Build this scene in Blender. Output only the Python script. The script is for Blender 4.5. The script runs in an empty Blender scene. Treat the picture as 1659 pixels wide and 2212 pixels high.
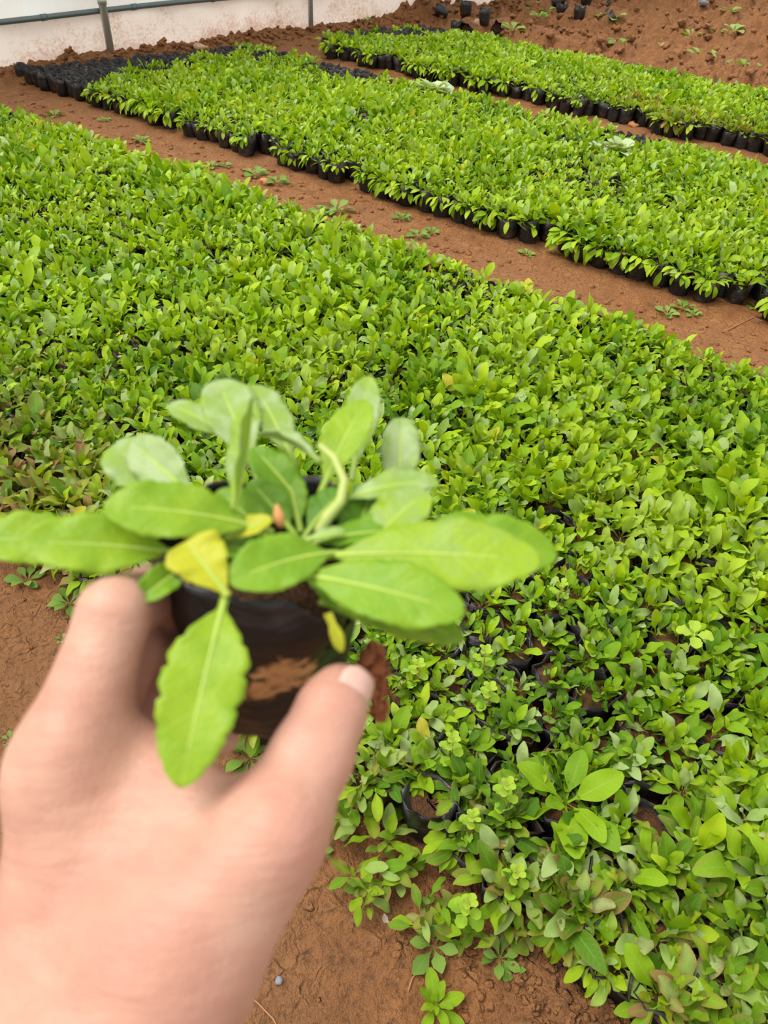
import bpy, math, random
import numpy as np
from mathutils import Vector, Matrix

random.seed(7)
rng = np.random.default_rng(11)
sc = bpy.context.scene
COL = sc.collection

# ------------------------------------------------------------------ camera
F, CX, CY = 1640.0, 829.5, 1106.0            # focal length in pixels of a 1659 x 2212 frame
CAM_H, PITCH, ROLL = 1.25, math.radians(42.2), math.radians(3.0)
_fw = np.array([0, math.cos(PITCH), -math.sin(PITCH)])
_rt = np.array([1.0, 0, 0]); _up = np.cross(_rt, _fw)
_r2 = _rt * math.cos(ROLL) + _up * math.sin(ROLL)
_u2 = -_rt * math.sin(ROLL) + _up * math.cos(ROLL)
BED = np.array([[0.81496, -0.57951, 0], [0.57951, 0.81496, 0], [0, 0, 1.0]])   # world axes follow the beds
RIGHT, UP, FWD = BED @ _r2, BED @ _u2, BED @ _fw
EYE = np.array([0, 0, CAM_H])
cam_data = bpy.data.cameras.new('camera'); cam = bpy.data.objects.new('camera', cam_data); COL.objects.link(cam)
cam.matrix_world = Matrix(((RIGHT[0], UP[0], -FWD[0], EYE[0]), (RIGHT[1], UP[1], -FWD[1], EYE[1]),
                           (RIGHT[2], UP[2], -FWD[2], EYE[2]), (0, 0, 0, 1)))
cam_data.sensor_fit = 'HORIZONTAL'; cam_data.sensor_width = 36.0; cam_data.lens = 36.0 * F / 1659.0
cam_data.clip_start = 0.02; cam_data.clip_end = 60
cam_data.dof.use_dof = True; cam_data.dof.focus_distance = 1.7; cam_data.dof.aperture_fstop = 16.5
sc.camera = cam

# ------------------------------------------------------------------ world, sun, exposure
w = bpy.data.worlds.new('world'); sc.world = w; w.use_nodes = True
bg = w.node_tree.nodes['Background']; bg.inputs[0].default_value = (1.0, 0.985, 0.95, 1); bg.inputs[1].default_value = 0.8
sun_d = bpy.data.lights.new('sun', 'SUN'); sun_d.energy = 2.9; sun_d.angle = math.radians(40); sun_d.color = (1.0, 0.97, 0.90)
sun = bpy.data.objects.new('sun', sun_d); COL.objects.link(sun)
sun.rotation_euler = Vector((0.45, 0.25, -1.0)).to_track_quat('-Z', 'Y').to_euler()
vs = sc.view_settings; vs.view_transform = 'Standard'; vs.look = 'None'; vs.gamma = 1.0; vs.use_curve_mapping = False
vs.exposure = 0.40

# ------------------------------------------------------------------ helpers
def ray(px, py): return RIGHT * ((px - CX) / F) + UP * (-(py - CY) / F) + FWD
def gnd(px, py, z=0.0):
    d = ray(px, py); return EYE + d * ((z - CAM_H) / d[2])
def cpt(px, py, depth): return EYE + ray(px, py) * depth
def proj(P):
    P = np.atleast_2d(P) - EYE
    x, y, d = P @ RIGHT, P @ UP, P @ FWD
    return CX + F * x / d, CY - F * y / d, d

def perlin(x, y, seed=0):
    r = np.random.default_rng(seed); perm = r.permutation(512); ang = r.random(512) * 2 * np.pi
    xi = np.floor(x).astype(int); yi = np.floor(y).astype(int); xf = x - xi; yf = y - yi
    def g(ix, iy, dx, dy):
        a = ang[perm[(perm[ix % 512] + iy) % 512]]; return np.cos(a) * dx + np.sin(a) * dy
    u = xf * xf * xf * (xf * (xf * 6 - 15) + 10); v = yf * yf * yf * (yf * (yf * 6 - 15) + 10)
    a = g(xi, yi, xf, yf); b = g(xi + 1, yi, xf - 1, yf); c = g(xi, yi + 1, xf, yf - 1); d = g(xi + 1, yi + 1, xf - 1, yf - 1)
    return (a + u * (b - a)) * (1 - v) + (c + u * (d - c)) * v
def fbm(x, y, oct=4, seed=0, gain=0.5):
    s = 0; a = 1.0
    for o in range(oct):
        s = s + a * perlin(x * 2 ** o + 17.3 * o, y * 2 ** o - 9.1 * o, seed + o); a *= gain
    return s
def fbm1(x, y, oct=2, seed=0): return float(fbm(np.array([x * 1.0]), np.array([y * 1.0]), oct, seed)[0])

def mesh_from(name, V, faces, uv=None, mats=(), smooth=True, midx=None):
    me = bpy.data.meshes.new(name)
    V = np.asarray(V, dtype=np.float32)
    if isinstance(faces, np.ndarray) and faces.ndim == 2:
        n, k = faces.shape
        me.vertices.add(len(V)); me.vertices.foreach_set('co', V.ravel())
        me.loops.add(n * k); me.loops.foreach_set('vertex_index', faces.astype(np.int32).ravel())
        me.polygons.add(n); me.polygons.foreach_set('loop_start', np.arange(0, n * k, k, dtype=np.int32))
        me.update(calc_edges=True)
    else:
        me.from_pydata([tuple(map(float, v)) for v in V], [], [tuple(map(int, f)) for f in faces]); me.update()
    for m in mats: me.materials.append(m)
    if uv is not None:
        L = me.uv_layers.new(name='UVMap')
        li = np.empty(len(me.loops), dtype=np.int32); me.loops.foreach_get('vertex_index', li)
        L.data.foreach_set('uv', np.asarray(uv, dtype=np.float32)[li].ravel())
    if midx is not None: me.polygons.foreach_set('material_index', np.asarray(midx, dtype=np.int32))
    me.polygons.foreach_set('use_smooth', np.full(len(me.polygons), smooth))
    me.update()
    return me
def link(name, data, parent=None, loc=None):
    o = bpy.data.objects.new(name, data); COL.objects.link(o)
    if parent is not None: o.parent = parent
    if loc is not None: o.location = tuple(map(float, loc))
    return o
def tag(o, label, cat=None, group=None, kind=None):
    o['label'] = label
    if cat: o['category'] = cat
    if group: o['group'] = group
    if kind: o['kind'] = kind
    return o

def tube(path, radii, n=8, cap=True):
    path = np.asarray(path, float); m = len(path); radii = np.broadcast_to(radii, (m,))
    V, faces = [], []
    ref = np.array([0.31, 0.2, 0.93])
    for i in range(m):
        t = path[min(i + 1, m - 1)] - path[max(i - 1, 0)]; t /= np.linalg.norm(t) + 1e-9
        a = np.cross(t, ref)
        if np.linalg.norm(a) < 0.1: a = np.cross(t, [1, 0, 0])
        a /= np.linalg.norm(a); b = np.cross(t, a)
        for k in range(n):
            th = 2 * math.pi * k / n
            V.append(path[i] + radii[i] * (a * math.cos(th) + b * math.sin(th)))
    for i in range(m - 1):
        for k in range(n):
            faces.append((i * n + k, i * n + (k + 1) % n, (i + 1) * n + (k + 1) % n, (i + 1) * n + k))
    if cap: faces.append(tuple(range(n))[::-1]); faces.append(tuple((m - 1) * n + k for k in range(n)))
    return V, faces

# ------------------------------------------------------------------ materials
def new_mat(name):
    m = bpy.data.materials.new(name); m.use_nodes = True
    nt = m.node_tree; nt.nodes.clear()
    out = nt.nodes.new('ShaderNodeOutputMaterial')
    return m, nt, out
class N:
    def __init__(s, nt): s.nt = nt
    def n(s, t, **kw):
        nd = s.nt.nodes.new(t)
        for k, v in kw.items(): setattr(nd, k, v)
        return nd
    def L(s, a, b): s.nt.links.new(a, b)
    def put(s, sock, v):
        if hasattr(v, 'links'): s.L(v, sock)
        else: sock.default_value = v
    def math(s, op, a, b=None, c=None, clamp=False):
        nd = s.n('ShaderNodeMath', operation=op, use_clamp=clamp); s.put(nd.inputs[0], a)
        if b is not None: s.put(nd.inputs[1], b)
        if c is not None: s.put(nd.inputs[2], c)
        return nd.outputs[0]
    def noise(s, vec, scale, detail=3, rough=0.55, dist=0.0):
        nd = s.n('ShaderNodeTexNoise'); nd.inputs['Scale'].default_value = scale; nd.inputs['Detail'].default_value = detail
        nd.inputs['Roughness'].default_value = rough; nd.inputs['Distortion'].default_value = dist
        if vec is not None: s.L(vec, nd.inputs['Vector'])
        return nd.outputs['Fac']
    def ramp(s, fac, stops, interp='LINEAR'):
        nd = s.n('ShaderNodeValToRGB'); cr = nd.color_ramp; cr.interpolation = interp
        while len(cr.elements) < len(stops): cr.elements.new(0.5)
        for e, (p, c) in zip(cr.elements, stops): e.position = p; e.color = (c[0], c[1], c[2], 1) if not isinstance(c, float) else (c, c, c, 1)
        s.L(fac, nd.inputs[0]); return nd.outputs[0]
    def mix(s, fac, a, b, mode='MIX'):
        nd = s.n('ShaderNodeMix', data_type='RGBA', blend_type=mode); s.put(nd.inputs[0], fac)
        for i, v in ((6, a), (7, b)):
            if hasattr(v, 'links'): s.L(v, nd.inputs[i])
            else: nd.inputs[i].default_value = (v[0], v[1], v[2], 1)
        return nd.outputs[2]
    def bump(s, h, strength, dist, nrm=None):
        nd = s.n('ShaderNodeBump'); nd.inputs['Strength'].default_value = strength; nd.inputs['Distance'].default_value = dist
        s.L(h, nd.inputs['Height'])
        if nrm is not None: s.L(nrm, nd.inputs['Normal'])
        return nd.outputs[0]
    def bsdf(s, color, rough=0.6, spec=0.3, nrm=None):
        nd = s.n('ShaderNodeBsdfPrincipled')
        if hasattr(color, 'links'): s.L(color, nd.inputs['Base Color'])
        else: nd.inputs['Base Color'].default_value = (*color, 1)
        s.put(nd.inputs['Roughness'], rough); nd.inputs['Specular IOR Level'].default_value = spec
        if nrm is not None: s.L(nrm, nd.inputs['Normal'])
        return nd

LEAF_STOPS = [(0.0, (0.075, 0.20, 0.004)), (0.22, (0.16, 0.325, 0.005)), (0.5, (0.278, 0.465, 0.004)),
              (0.74, (0.43, 0.585, 0.008)), (0.86, (0.30, 0.46, 0.09)), (0.95, (0.42, 0.55, 0.22)), (1.0, (0.56, 0.52, 0.04))]
def leaf_mat(name, stops=LEAF_STOPS, scale=1.0, mottle=0.26, trans=0.33, bumpd=0.0012, vein=0.35, spec=0.32, rough=0.42):
    m, nt, out = new_mat(name); g = N(nt)
    att = g.n('ShaderNodeAttribute', attribute_name='tint'); ast = g.n('ShaderNodeAttribute', attribute_name='stress')
    oi = g.n('ShaderNodeObjectInfo'); sep = g.n('ShaderNodeSeparateColor'); g.L(oi.outputs['Color'], sep.inputs[0])
    tint = g.math('ADD', att.outputs['Fac'], sep.outputs[0]); stress = g.math('ADD', ast.outputs['Fac'], sep.outputs[1])
    tc = g.n('ShaderNodeTexCoord'); uv = tc.outputs['UV']; ob = tc.outputs['Object']
    su = g.n('ShaderNodeSeparateXYZ'); g.L(uv, su.inputs[0])
    ax = g.math('MULTIPLY', g.math('ABSOLUTE', g.math('SUBTRACT', su.outputs[0], 0.5)), 2.0)   # 0 midrib .. 1 margin
    nz = g.noise(ob, 55 * scale, 3)
    t2 = g.math('ADD', tint, g.math('MULTIPLY', g.math('SUBTRACT', nz, 0.5), mottle), clamp=True)
    t2 = g.math('MINIMUM', t2, g.math('MAXIMUM', tint, 0.95))
    col = g.ramp(t2, stops)
    # brown-red blush on stressed leaves, starting at margin and tip
    edge = g.math('ADD', g.math('MULTIPLY', g.math('POWER', ax, 2.0), 0.45), g.math('MULTIPLY', su.outputs[1], 0.35))
    nz2 = g.noise(ob, 38 * scale, 3)
    bl = g.math('MULTIPLY', g.math('SUBTRACT', g.math('ADD', g.math('ADD', edge, nz2), stress), 1.25, clamp=True), 2.2, clamp=True)
    bl = g.math('MULTIPLY', bl, g.math('MULTIPLY', stress, 1.3, clamp=True))
    col = g.mix(bl, col, (0.33, 0.17, 0.07))
    # midrib and side veins, paler
    mid = g.math('SUBTRACT', 1.0, g.math('DIVIDE', ax, 0.11), clamp=True)
    mid = g.math('MULTIPLY', mid, g.math('SUBTRACT', 1.15, su.outputs[1], clamp=True))
    sv = g.math('SINE', g.math('MULTIPLY', g.math('SUBTRACT', su.outputs[1], g.math('MULTIPLY', ax, 0.16)), 62.0))
    svm = g.math('MULTIPLY', g.math('SUBTRACT', sv, 0.55, clamp=True), 1.6)
    vv = g.math('ADD', g.math('MULTIPLY', mid, 1.0), g.math('MULTIPLY', svm, 0.22), clamp=True)
    col = g.mix(g.math('MULTIPLY', vv, vein), col, (0.50, 0.62, 0.16))
    h = g.math('ADD', g.math('MULTIPLY', vv, -0.8), g.math('MULTIPLY', g.noise(ob, 230 * scale, 2), 0.8))
    nrm = g.bump(h, 0.55, bumpd)
    p = g.bsdf(col, rough, spec, nrm)
    tr = g.n('ShaderNodeBsdfTranslucent'); g.L(g.mix(1.0, col, (1.15, 1.05, 0.45), 'MULTIPLY'), tr.inputs[0]); g.L(nrm, tr.inputs[1])
    mx = g.n('ShaderNodeMixShader'); mx.inputs[0].default_value = trans
    g.L(p.outputs[0], mx.inputs[1]); g.L(tr.outputs[0], mx.inputs[2]); g.L(mx.outputs[0], out.inputs[0])
    return m
M_LEAF = leaf_mat('seedling_leaf')
M_MINT = leaf_mat('mint_leaf', [(0, (0.22, 0.45, 0.02)), (0.5, (0.33, 0.56, 0.03)), (1, (0.45, 0.62, 0.06))])
M_WEED = leaf_mat('weed_leaf', [(0, (0.10, 0.22, 0.03)), (0.5, (0.20, 0.36, 0.05)), (1, (0.34, 0.46, 0.12))])
M_PALE = leaf_mat('pale_leaf', [(0, (0.42, 0.56, 0.30)), (1, (0.60, 0.70, 0.46))], vein=0.2)
HELD_STOPS = [(0.0, (0.055, 0.17, 0.008)), (0.22, (0.125, 0.30, 0.012)), (0.5, (0.215, 0.41, 0.016)), (0.74, (0.34, 0.51, 0.022)), (0.86, (0.30, 0.46, 0.095)), (0.95, (0.42, 0.55, 0.25)), (1.0, (0.54, 0.56, 0.025))]
M_HELD = leaf_mat('held_leaf', HELD_STOPS, scale=1.6, mottle=0.5, bumpd=0.0009, vein=0.36, spec=0.36, rough=0.42)

def mat_stem(name, c):
    m, nt, out = new_mat(name); g = N(nt); tc = g.n('ShaderNodeTexCoord')
    col = g.mix(g.noise(tc.outputs['Object'], 90), tuple(x * 0.75 for x in c), tuple(min(1, x * 1.2) for x in c))
    g.L(g.bsdf(col, 0.5, 0.3).outputs[0], out.inputs[0]); return m
M_STEM = mat_stem('pale_stem', (0.42, 0.50, 0.14))
M_RIB = mat_stem('leaf_midrib', (0.40, 0.54, 0.09))
M_TWIG = mat_stem('rootlet', (0.36, 0.17, 0.08))
M_BUD = mat_stem('bud', (0.62, 0.30, 0.10))

def mat_soil(name, near=True, k=1.0):
    m, nt, out = new_mat(name); g = N(nt); geo = g.n('ShaderNodeNewGeometry'); P = geo.outputs['Position']
    big = g.noise(P, 1.6, 3); mid = g.noise(P, 14, 4, 0.6); fine = g.noise(P, 95, 4, 0.65); vf = g.noise(P, 420, 2, 0.6)
    c1 = g.ramp(mid, [(0.30, (0.20 * k, 0.078 * k, 0.023 * k)), (0.5, (0.37 * k, 0.150 * k, 0.047 * k)), (0.70, (0.50 * k, 0.225 * k, 0.078 * k))])
    c2 = g.mix(g.ramp(big, [(0.38, 0.0), (0.66, 1.0)]), c1, (0.38 * k, 0.17 * k, 0.066 * k))
    c3 = g.mix(g.ramp(fine, [(0.34, 0.55), (0.5, 0.0)]), c2, (0.11 * k, 0.048 * k, 0.021 * k))
    c4 = g.mix(g.ramp(vf, [(0.62, 0.0), (0.8, 0.45)]), c3, (0.46 * k, 0.27 * k, 0.15 * k))
    sy = g.n('ShaderNodeSeparateXYZ'); g.L(P, sy.inputs[0])        # soil colour darkens towards the front path, edge broken by noise
    front_dark = g.math('ADD', g.math('SUBTRACT', 0.95, sy.outputs[1]), g.math('MULTIPLY', big, 0.5), clamp=True)
    c4 = g.mix(g.math('MULTIPLY', front_dark, 0.5), c4, g.mix(1.0, c4, (0.52, 0.56, 0.66), 'MULTIPLY'))
    vo = g.n('ShaderNodeTexVoronoi', feature='DISTANCE_TO_EDGE'); vo.inputs['Scale'].default_value = 26
    wp = g.n('ShaderNodeVectorMath', operation='ADD'); nn = g.n('ShaderNodeTexNoise'); nn.inputs['Scale'].default_value = 22
    g.L(P, nn.inputs['Vector']); sc_ = g.n('ShaderNodeVectorMath', operation='SCALE'); g.L(nn.outputs['Color'], sc_.inputs[0]); sc_.inputs['Scale'].default_value = 0.05
    g.L(P, wp.inputs[0]); g.L(sc_.outputs[0], wp.inputs[1]); g.L(wp.outputs[0], vo.inputs['Vector'])
    crack = g.math('MULTIPLY', g.ramp(vo.outputs['Distance'], [(0.0, 0.0), (0.09, 1.0)]), g.ramp(mid, [(0.42, 0.0), (0.6, 0.5)]))
    h = g.math('ADD', g.math('ADD', g.math('MULTIPLY', fine, 0.9), g.math('MULTIPLY', vf, 0.35)), crack)
    nrm = g.bump(h, 1.0, 0.012)
    rough = g.ramp(big, [(0.35, 0.55), (0.6, 0.85)])
    g.L(g.bsdf(c4, rough, 0.3, nrm).outputs[0], out.inputs[0]); return m
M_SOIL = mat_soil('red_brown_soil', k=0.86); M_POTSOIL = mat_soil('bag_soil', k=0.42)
M_CLOD = mat_soil('soil_clod', k=0.95)

def mat_bag(name, mud=False):
    m, nt, out = new_mat(name); g = N(nt); tc = g.n('ShaderNodeTexCoord'); ob = tc.outputs['Object']
    n1 = g.noise(ob, 60, 4, 0.6); dust = g.noise(ob, 24, 4, 0.6)
    base = g.mix(n1, (0.006, 0.006, 0.0065), (0.020, 0.019, 0.020))
    base = g.mix(g.ramp(dust, [(0.62 if mud else 0.52, 0.0), (0.80 if mud else 0.74, 0.6)]), base, (0.15, 0.082, 0.042))
    st = g.n('ShaderNodeMapping'); st.inputs['Scale'].default_value = (1, 1, 3 if mud else 9); g.L(ob, st.inputs[0])
    wr = g.noise(st.outputs[0], 26, 3, 0.6)
    nrm = g.bump(g.math('ADD', g.math('MULTIPLY', wr, 1.0), g.math('MULTIPLY', n1, 0.4)), 0.7, 0.004)
    if mud:
        at = g.n('ShaderNodeAttribute', attribute_name='mud')
        bl = g.math('ADD', at.outputs['Fac'], g.math('MULTIPLY', g.math('SUBTRACT', g.noise(st.outputs[0], 150, 4, 0.7, 0.8), 0.5), g.math('MULTIPLY', at.outputs['Fac'], 4.6)))
        base = g.mix(g.ramp(bl, [(0.44, 0.0), (0.60, 1.0)]), base, (0.62, 0.33, 0.14))
    g.L(g.bsdf(base, 0.38, 0.42, nrm).outputs[0], out.inputs[0]); return m
M_BAG = mat_bag('black_polythene'); M_HELDBAG = mat_bag('muddy_black_polythene', True)

# ------------------------------------------------------------------ the setting: floor, plastic wall, posts
WALL = [(0.1746 * y - 5.4997, y) for y in (-1.0, 3.0, 7.0, 12.5)]          # foot of the film wall
def wall_x(y): return float(np.interp(y, [p[1] for p in WALL], [p[0] for p in WALL]))
def ground_z(x, y):
    x = np.asarray(x, float); y = np.asarray(y, float)
    z = 0.012 * fbm(x * 1.3, y * 1.3, 3, 3) + 0.010 * fbm(x * 7, y * 7, 3, 5)
    inbed = ((y > 0.62) & (y < 2.2)) | ((y > 2.85) & (y < 4.1)) | ((y > 4.75) & (y < 5.65))
    z = np.where(inbed, -0.006, z)
    # hollow paths are trodden smooth, soil beyond the far bed and along the wall is broken up
    till = np.clip((y - 5.75) / 0.35, 0, 1)
    cl = np.abs(fbm(x * 5.5, y * 5.5, 4, 21, 0.6)); z = z + till * (0.16 * cl + 0.05 * np.sin(y * 5.2 + 0.8 * fbm(x, y, 2, 2)) - 0.01)
    wx = np.interp(y, [p[1] for p in WALL], [p[0] for p in WALL]); dw = x - wx
    rid = np.exp(-((dw - 0.05) / 0.15) ** 2)
    z = z + rid * (0.05 + 0.07 * np.abs(fbm(x * 8, y * 8, 3, 31, 0.6)) + 0.03 * fbm(x * 2, y * 2, 2, 8))
    front = np.clip((0.62 - y) / 0.1, 0, 1)
    z = z + front * (0.014 * np.abs(fbm(x * 16, y * 16, 3, 41, 0.6)) - 0.004)
    heap = np.exp(-(((x - 0.12) / 0.16) ** 2 + ((y - 0.44) / 0.08) ** 2))      # crumbly soil heaped at the bed's foot
    z = z + heap * (0.018 + 0.05 * np.abs(fbm(x * 22, y * 22, 3, 51, 0.6)))
    return z
ys = [-1.6]
while ys[-1] < 13.0: ys.append(ys[-1] + max(0.009, 0.0055 * max(0.0, abs(ys[-1] - 0.3))) if ys[-1] > -0.3 else ys[-1] + 0.04)
ys = np.array(ys)
xs = np.concatenate([np.arange(-7.0, -1.8, 0.022), np.arange(-1.8, 0.7, 0.010), np.arange(0.7, 6.5, 0.035)])
XX, YY = np.meshgrid(xs, ys, indexing='ij'); ZZ = ground_z(XX, YY)
Vg = np.stack([XX.ravel(), YY.ravel(), ZZ.ravel()], 1); nx, ny = XX.shape
ii, jj = np.meshgrid(np.arange(nx - 1), np.arange(ny - 1), indexing='ij'); b = (ii * ny + jj).ravel()
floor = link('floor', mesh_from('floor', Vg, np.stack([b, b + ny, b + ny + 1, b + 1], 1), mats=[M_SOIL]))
tag(floor, 'reddish brown bare soil of the greenhouse floor and its paths', kind='structure')

def on_soil(qx, qy, up=0.0):
    p = gnd(qx, qy, 0.0)
    for _ in range(6): p = gnd(qx, qy, gz(p[0], p[1]) + up)
    return p
def gz(x, y): return float(ground_z(np.array([x]), np.array([y]))[0])

def mat_film(name, lower):
    m, nt, out = new_mat(name); g = N(nt); tc = g.n('ShaderNodeTexCoord'); geo = g.n('ShaderNodeNewGeometry'); P = geo.outputs['Position']
    sp = g.n('ShaderNodeSeparateXYZ'); g.L(P, sp.inputs[0])
    base = (0.92, 0.86, 0.80) if lower else (0.80, 0.86, 0.86)
    n1 = g.noise(P, 3.5, 4, 0.65); n2 = g.noise(P, 60, 4, 0.7)
    col = g.mix(g.ramp(n1, [(0.35, 0.0), (0.7, 0.35)]), base, (0.84, 0.66, 0.55))
    if lower:  # splashed soil, thicker towards the foot of the film
        hgt = g.math('SUBTRACT', 0.62, g.math('MULTIPLY', sp.outputs[2], 2.0))
        d = g.math('ADD', g.math('MULTIPLY', g.math('ADD', n1, n2), 0.5), g.math('MULTIPLY', hgt, 0.32))
        col = g.mix(g.ramp(d, [(0.58, 0.0), (0.78, 0.85)]), col, (0.50, 0.26, 0.14))
    st = g.n('ShaderNodeMapping'); st.inputs['Scale'].default_value = (6, 6, 0.7); g.L(P, st.inputs[0])
    wr = g.noise(st.outputs[0], 4.0, 3, 0.6)
    nrm = g.bump(wr, 0.5, 0.03)
    p = g.bsdf(col, 0.35, 0.4, nrm); tr = g.n('ShaderNodeBsdfTranslucent'); g.L(col, tr.inputs[0])
    mx = g.n('ShaderNodeMixShader'); mx.inputs[0].default_value = 0.5
    g.L(p.outputs[0], mx.inputs[1]); g.L(tr.outputs[0], mx.inputs[2]); g.L(mx.outputs[0], out.inputs[0]); return m
def film(name, z0, z1, off, mat, seed, amp=0.012):
    yy = np.arange(-1.0, 12.5, 0.06); zz = np.linspace(z0, z1, 14)
    V = []
    for y in yy:
        for z in zz:
            V.append((wall_x(y) + off + amp * fbm1(y * 1.7, z * 2.2, 3, seed) * 2.0, y, z))
    n = len(zz); F_ = [(i * n + j, (i + 1) * n + j, (i + 1) * n + j + 1, i * n + j + 1) for i in range(len(yy) - 1) for j in range(n - 1)]
    return mesh_from(name, V, F_, mats=[mat])
PIPE_Z = 0.292
wl = link('wall_left', film('wall_left', -0.05, PIPE_Z, 0.0, mat_film('dirty_film', True), 61))
tag(wl, 'dirty white plastic film wall of the greenhouse behind the beds', kind='structure')
link('upper_film', film('upper_film', PIPE_Z, 2.4, -0.03, mat_film('clear_film', False), 62, 0.02), wl)

def mat_metal(name, c, rough):
    m, nt, out = new_mat(name); g = N(nt); tc = g.n('ShaderNodeTexCoord'); n1 = g.noise(tc.outputs['Object'], 25, 4, 0.6)
    p = g.bsdf(g.mix(n1, tuple(x * 0.8 for x in c), c), rough, 0.5); p.inputs['Metallic'].default_value = 0.55
    g.L(p.outputs[0], out.inputs[0]); return m
M_GALV = mat_metal('galvanised', (0.55, 0.60, 0.54), 0.45); M_ROLL = mat_metal('rolled_film', (0.16, 0.20, 0.20), 0.5)
yy = np.arange(-1.0, 12.5, 0.25)
pth = [(wall_x(y) + 0.012, y, PIPE_Z + 0.008 * math.sin(y * 1.9)) for y in yy]
V, Fc = tube(pth, 0.016, 12)
rp = link('trim_1', mesh_from('trim_1', V, Fc, mats=[M_ROLL])); tag(rp, 'dark rolled film pipe running along the plastic wall', kind='structure')
V2 = []; F2 = []
for y in np.arange(0.1, 12, 0.6):       # clips that hold the film on the pipe
    c = np.array([wall_x(y) + 0.012, y, PIPE_Z + 0.008 * math.sin(y * 1.9)])
    V, Fc = tube([c - (0, 0.02, 0), c + (0, 0.02, 0)], 0.019, 10); k = len(V2); V2 += V; F2 += [tuple(i + k for i in f) for f in Fc]
link('pipe_clips', mesh_from('pipe_clips', V2, F2, mats=[M_ROLL]), rp)
for (px, py, lab) in ((231, 103, 'thick galvanised steel post nearest the dark rolled pipe, before the film wall'),
                      (651, 46, 'thin galvanised steel post midway along the film wall'),
                      (976, 6, 'far galvanised steel post of which only the foot shows')):
    g0 = gnd(px, py, 0.09); x0 = wall_x(g0[1]) + 0.045; y0 = g0[1]; r = 0.024 if px < 300 else 0.019
    root = link('steel_post', None, None, (x0, y0, gz(x0, y0) - 0.02)); tag(root, lab, 'post', 'steel posts of the film wall')
    V, Fc = tube([(0, 0, -0.1), (0, 0, 1.0), (0, 0, 2.3)], r, 16); link('pole', mesh_from('pole', V, Fc, mats=[M_GALV]), root)
    V, Fc = tube([(0, 0, PIPE_Z - 0.02), (0, 0, PIPE_Z + 0.02)], r + 0.005, 16); link('clamp', mesh_from('clamp', V, Fc, mats=[M_GALV]), root)

def clod_mesh(r, seed, mat, sub=2, amp=0.45, flat=0.8):
    import bmesh
    bm = bmesh.new(); bmesh.ops.create_icosphere(bm, subdivisions=sub, radius=1)
    rr = np.random.default_rng(seed); k = rr.normal(size=(7, 3)) * 2.6; ph = rr.random(7) * 6.3
    for v in bm.verts:
        c = np.array(v.co); s = 1 + amp * np.mean(np.sin(k @ c + ph)) + rr.normal() * 0.05
        v.co = Vector(c * s * r) * 1.0; v.co.z *= flat
    me = bpy.data.meshes.new('clod'); bm.to_mesh(me); bm.free(); me.materials.append(mat); me.polygons.foreach_set('use_smooth', np.full(len(me.polygons), True)); return me
# crumbled soil: one heap of clods nobody could count
base = [clod_mesh(1.0, s, M_CLOD, 2, 1.5, 0.7) for s in range(6)]
BV = []; BF = []
for me in base:
    v = np.empty(len(me.vertices) * 3); me.vertices.foreach_get('co', v); BV.append(v.reshape(-1, 3)); BF.append(np.array([p.vertices[:] for p in me.polygons]))
pos = []
for _ in range(1500):
    y = random.uniform(0.5, 11); pos.append((wall_x(y) + 0.03 + abs(random.gauss(0.03, 0.09)), y, random.uniform(0.008, 0.026)))
for _ in range(4200):
    x = random.uniform(-4.3, 4.5); y = 5.9 + random.random() ** 1.3 * 6
    if x > wall_x(y) + 0.1: pos.append((x, y, random.uniform(0.008, 0.034) * (1.3 if random.random() < 0.1 else 1)))
for _ in range(700): pos.append((random.uniform(-4.6, 0.6), random.choice((random.gauss(2.52, 0.1), random.gauss(4.43, 0.1))), random.uniform(0.004, 0.013)))
for _ in range(700): pos.append((random.gauss(0.13, 0.14), random.gauss(0.43, 0.05), random.uniform(0.0015, 0.007)))
for _ in range(500): pos.append((random.uniform(-1.9, 0.5), random.uniform(-0.2, 0.55), random.uniform(0.0015, 0.005)))
pos = np.array(pos); zc = ground_z(pos[:, 0], pos[:, 1])
AV = []; AF = []; k = 0
for i, (x, y, r) in enumerate(pos):
    q = i % 6; a = random.random() * 6.28; c, s = math.cos(a), math.sin(a)
    v = BV[q] @ np.array([[c, s, 0], [-s, c, 0], [0, 0, 1]]) * r + (x, y, zc[i] - r * 0.05); AV.append(v); AF.append(BF[q] + k); k += len(v)
so = link('soil_clods', mesh_from('soil_clods', np.concatenate(AV), np.concatenate(AF), mats=[M_CLOD]))
tag(so, 'loose brown crumbs and clods of soil lying on the ground', 'soil', kind='stuff')
for me in base: bpy.data.meshes.remove(me)

# ------------------------------------------------------------------ leaves
def blade_w(u, pk, tk):
    if u <= 0 or u >= 1: return 0.0
    return math.sin(math.pi / 2 * u / pk) ** 1.15 if u < pk else (1 - ((u - pk) / (1 - pk)) ** 2.2) ** tk

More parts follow.
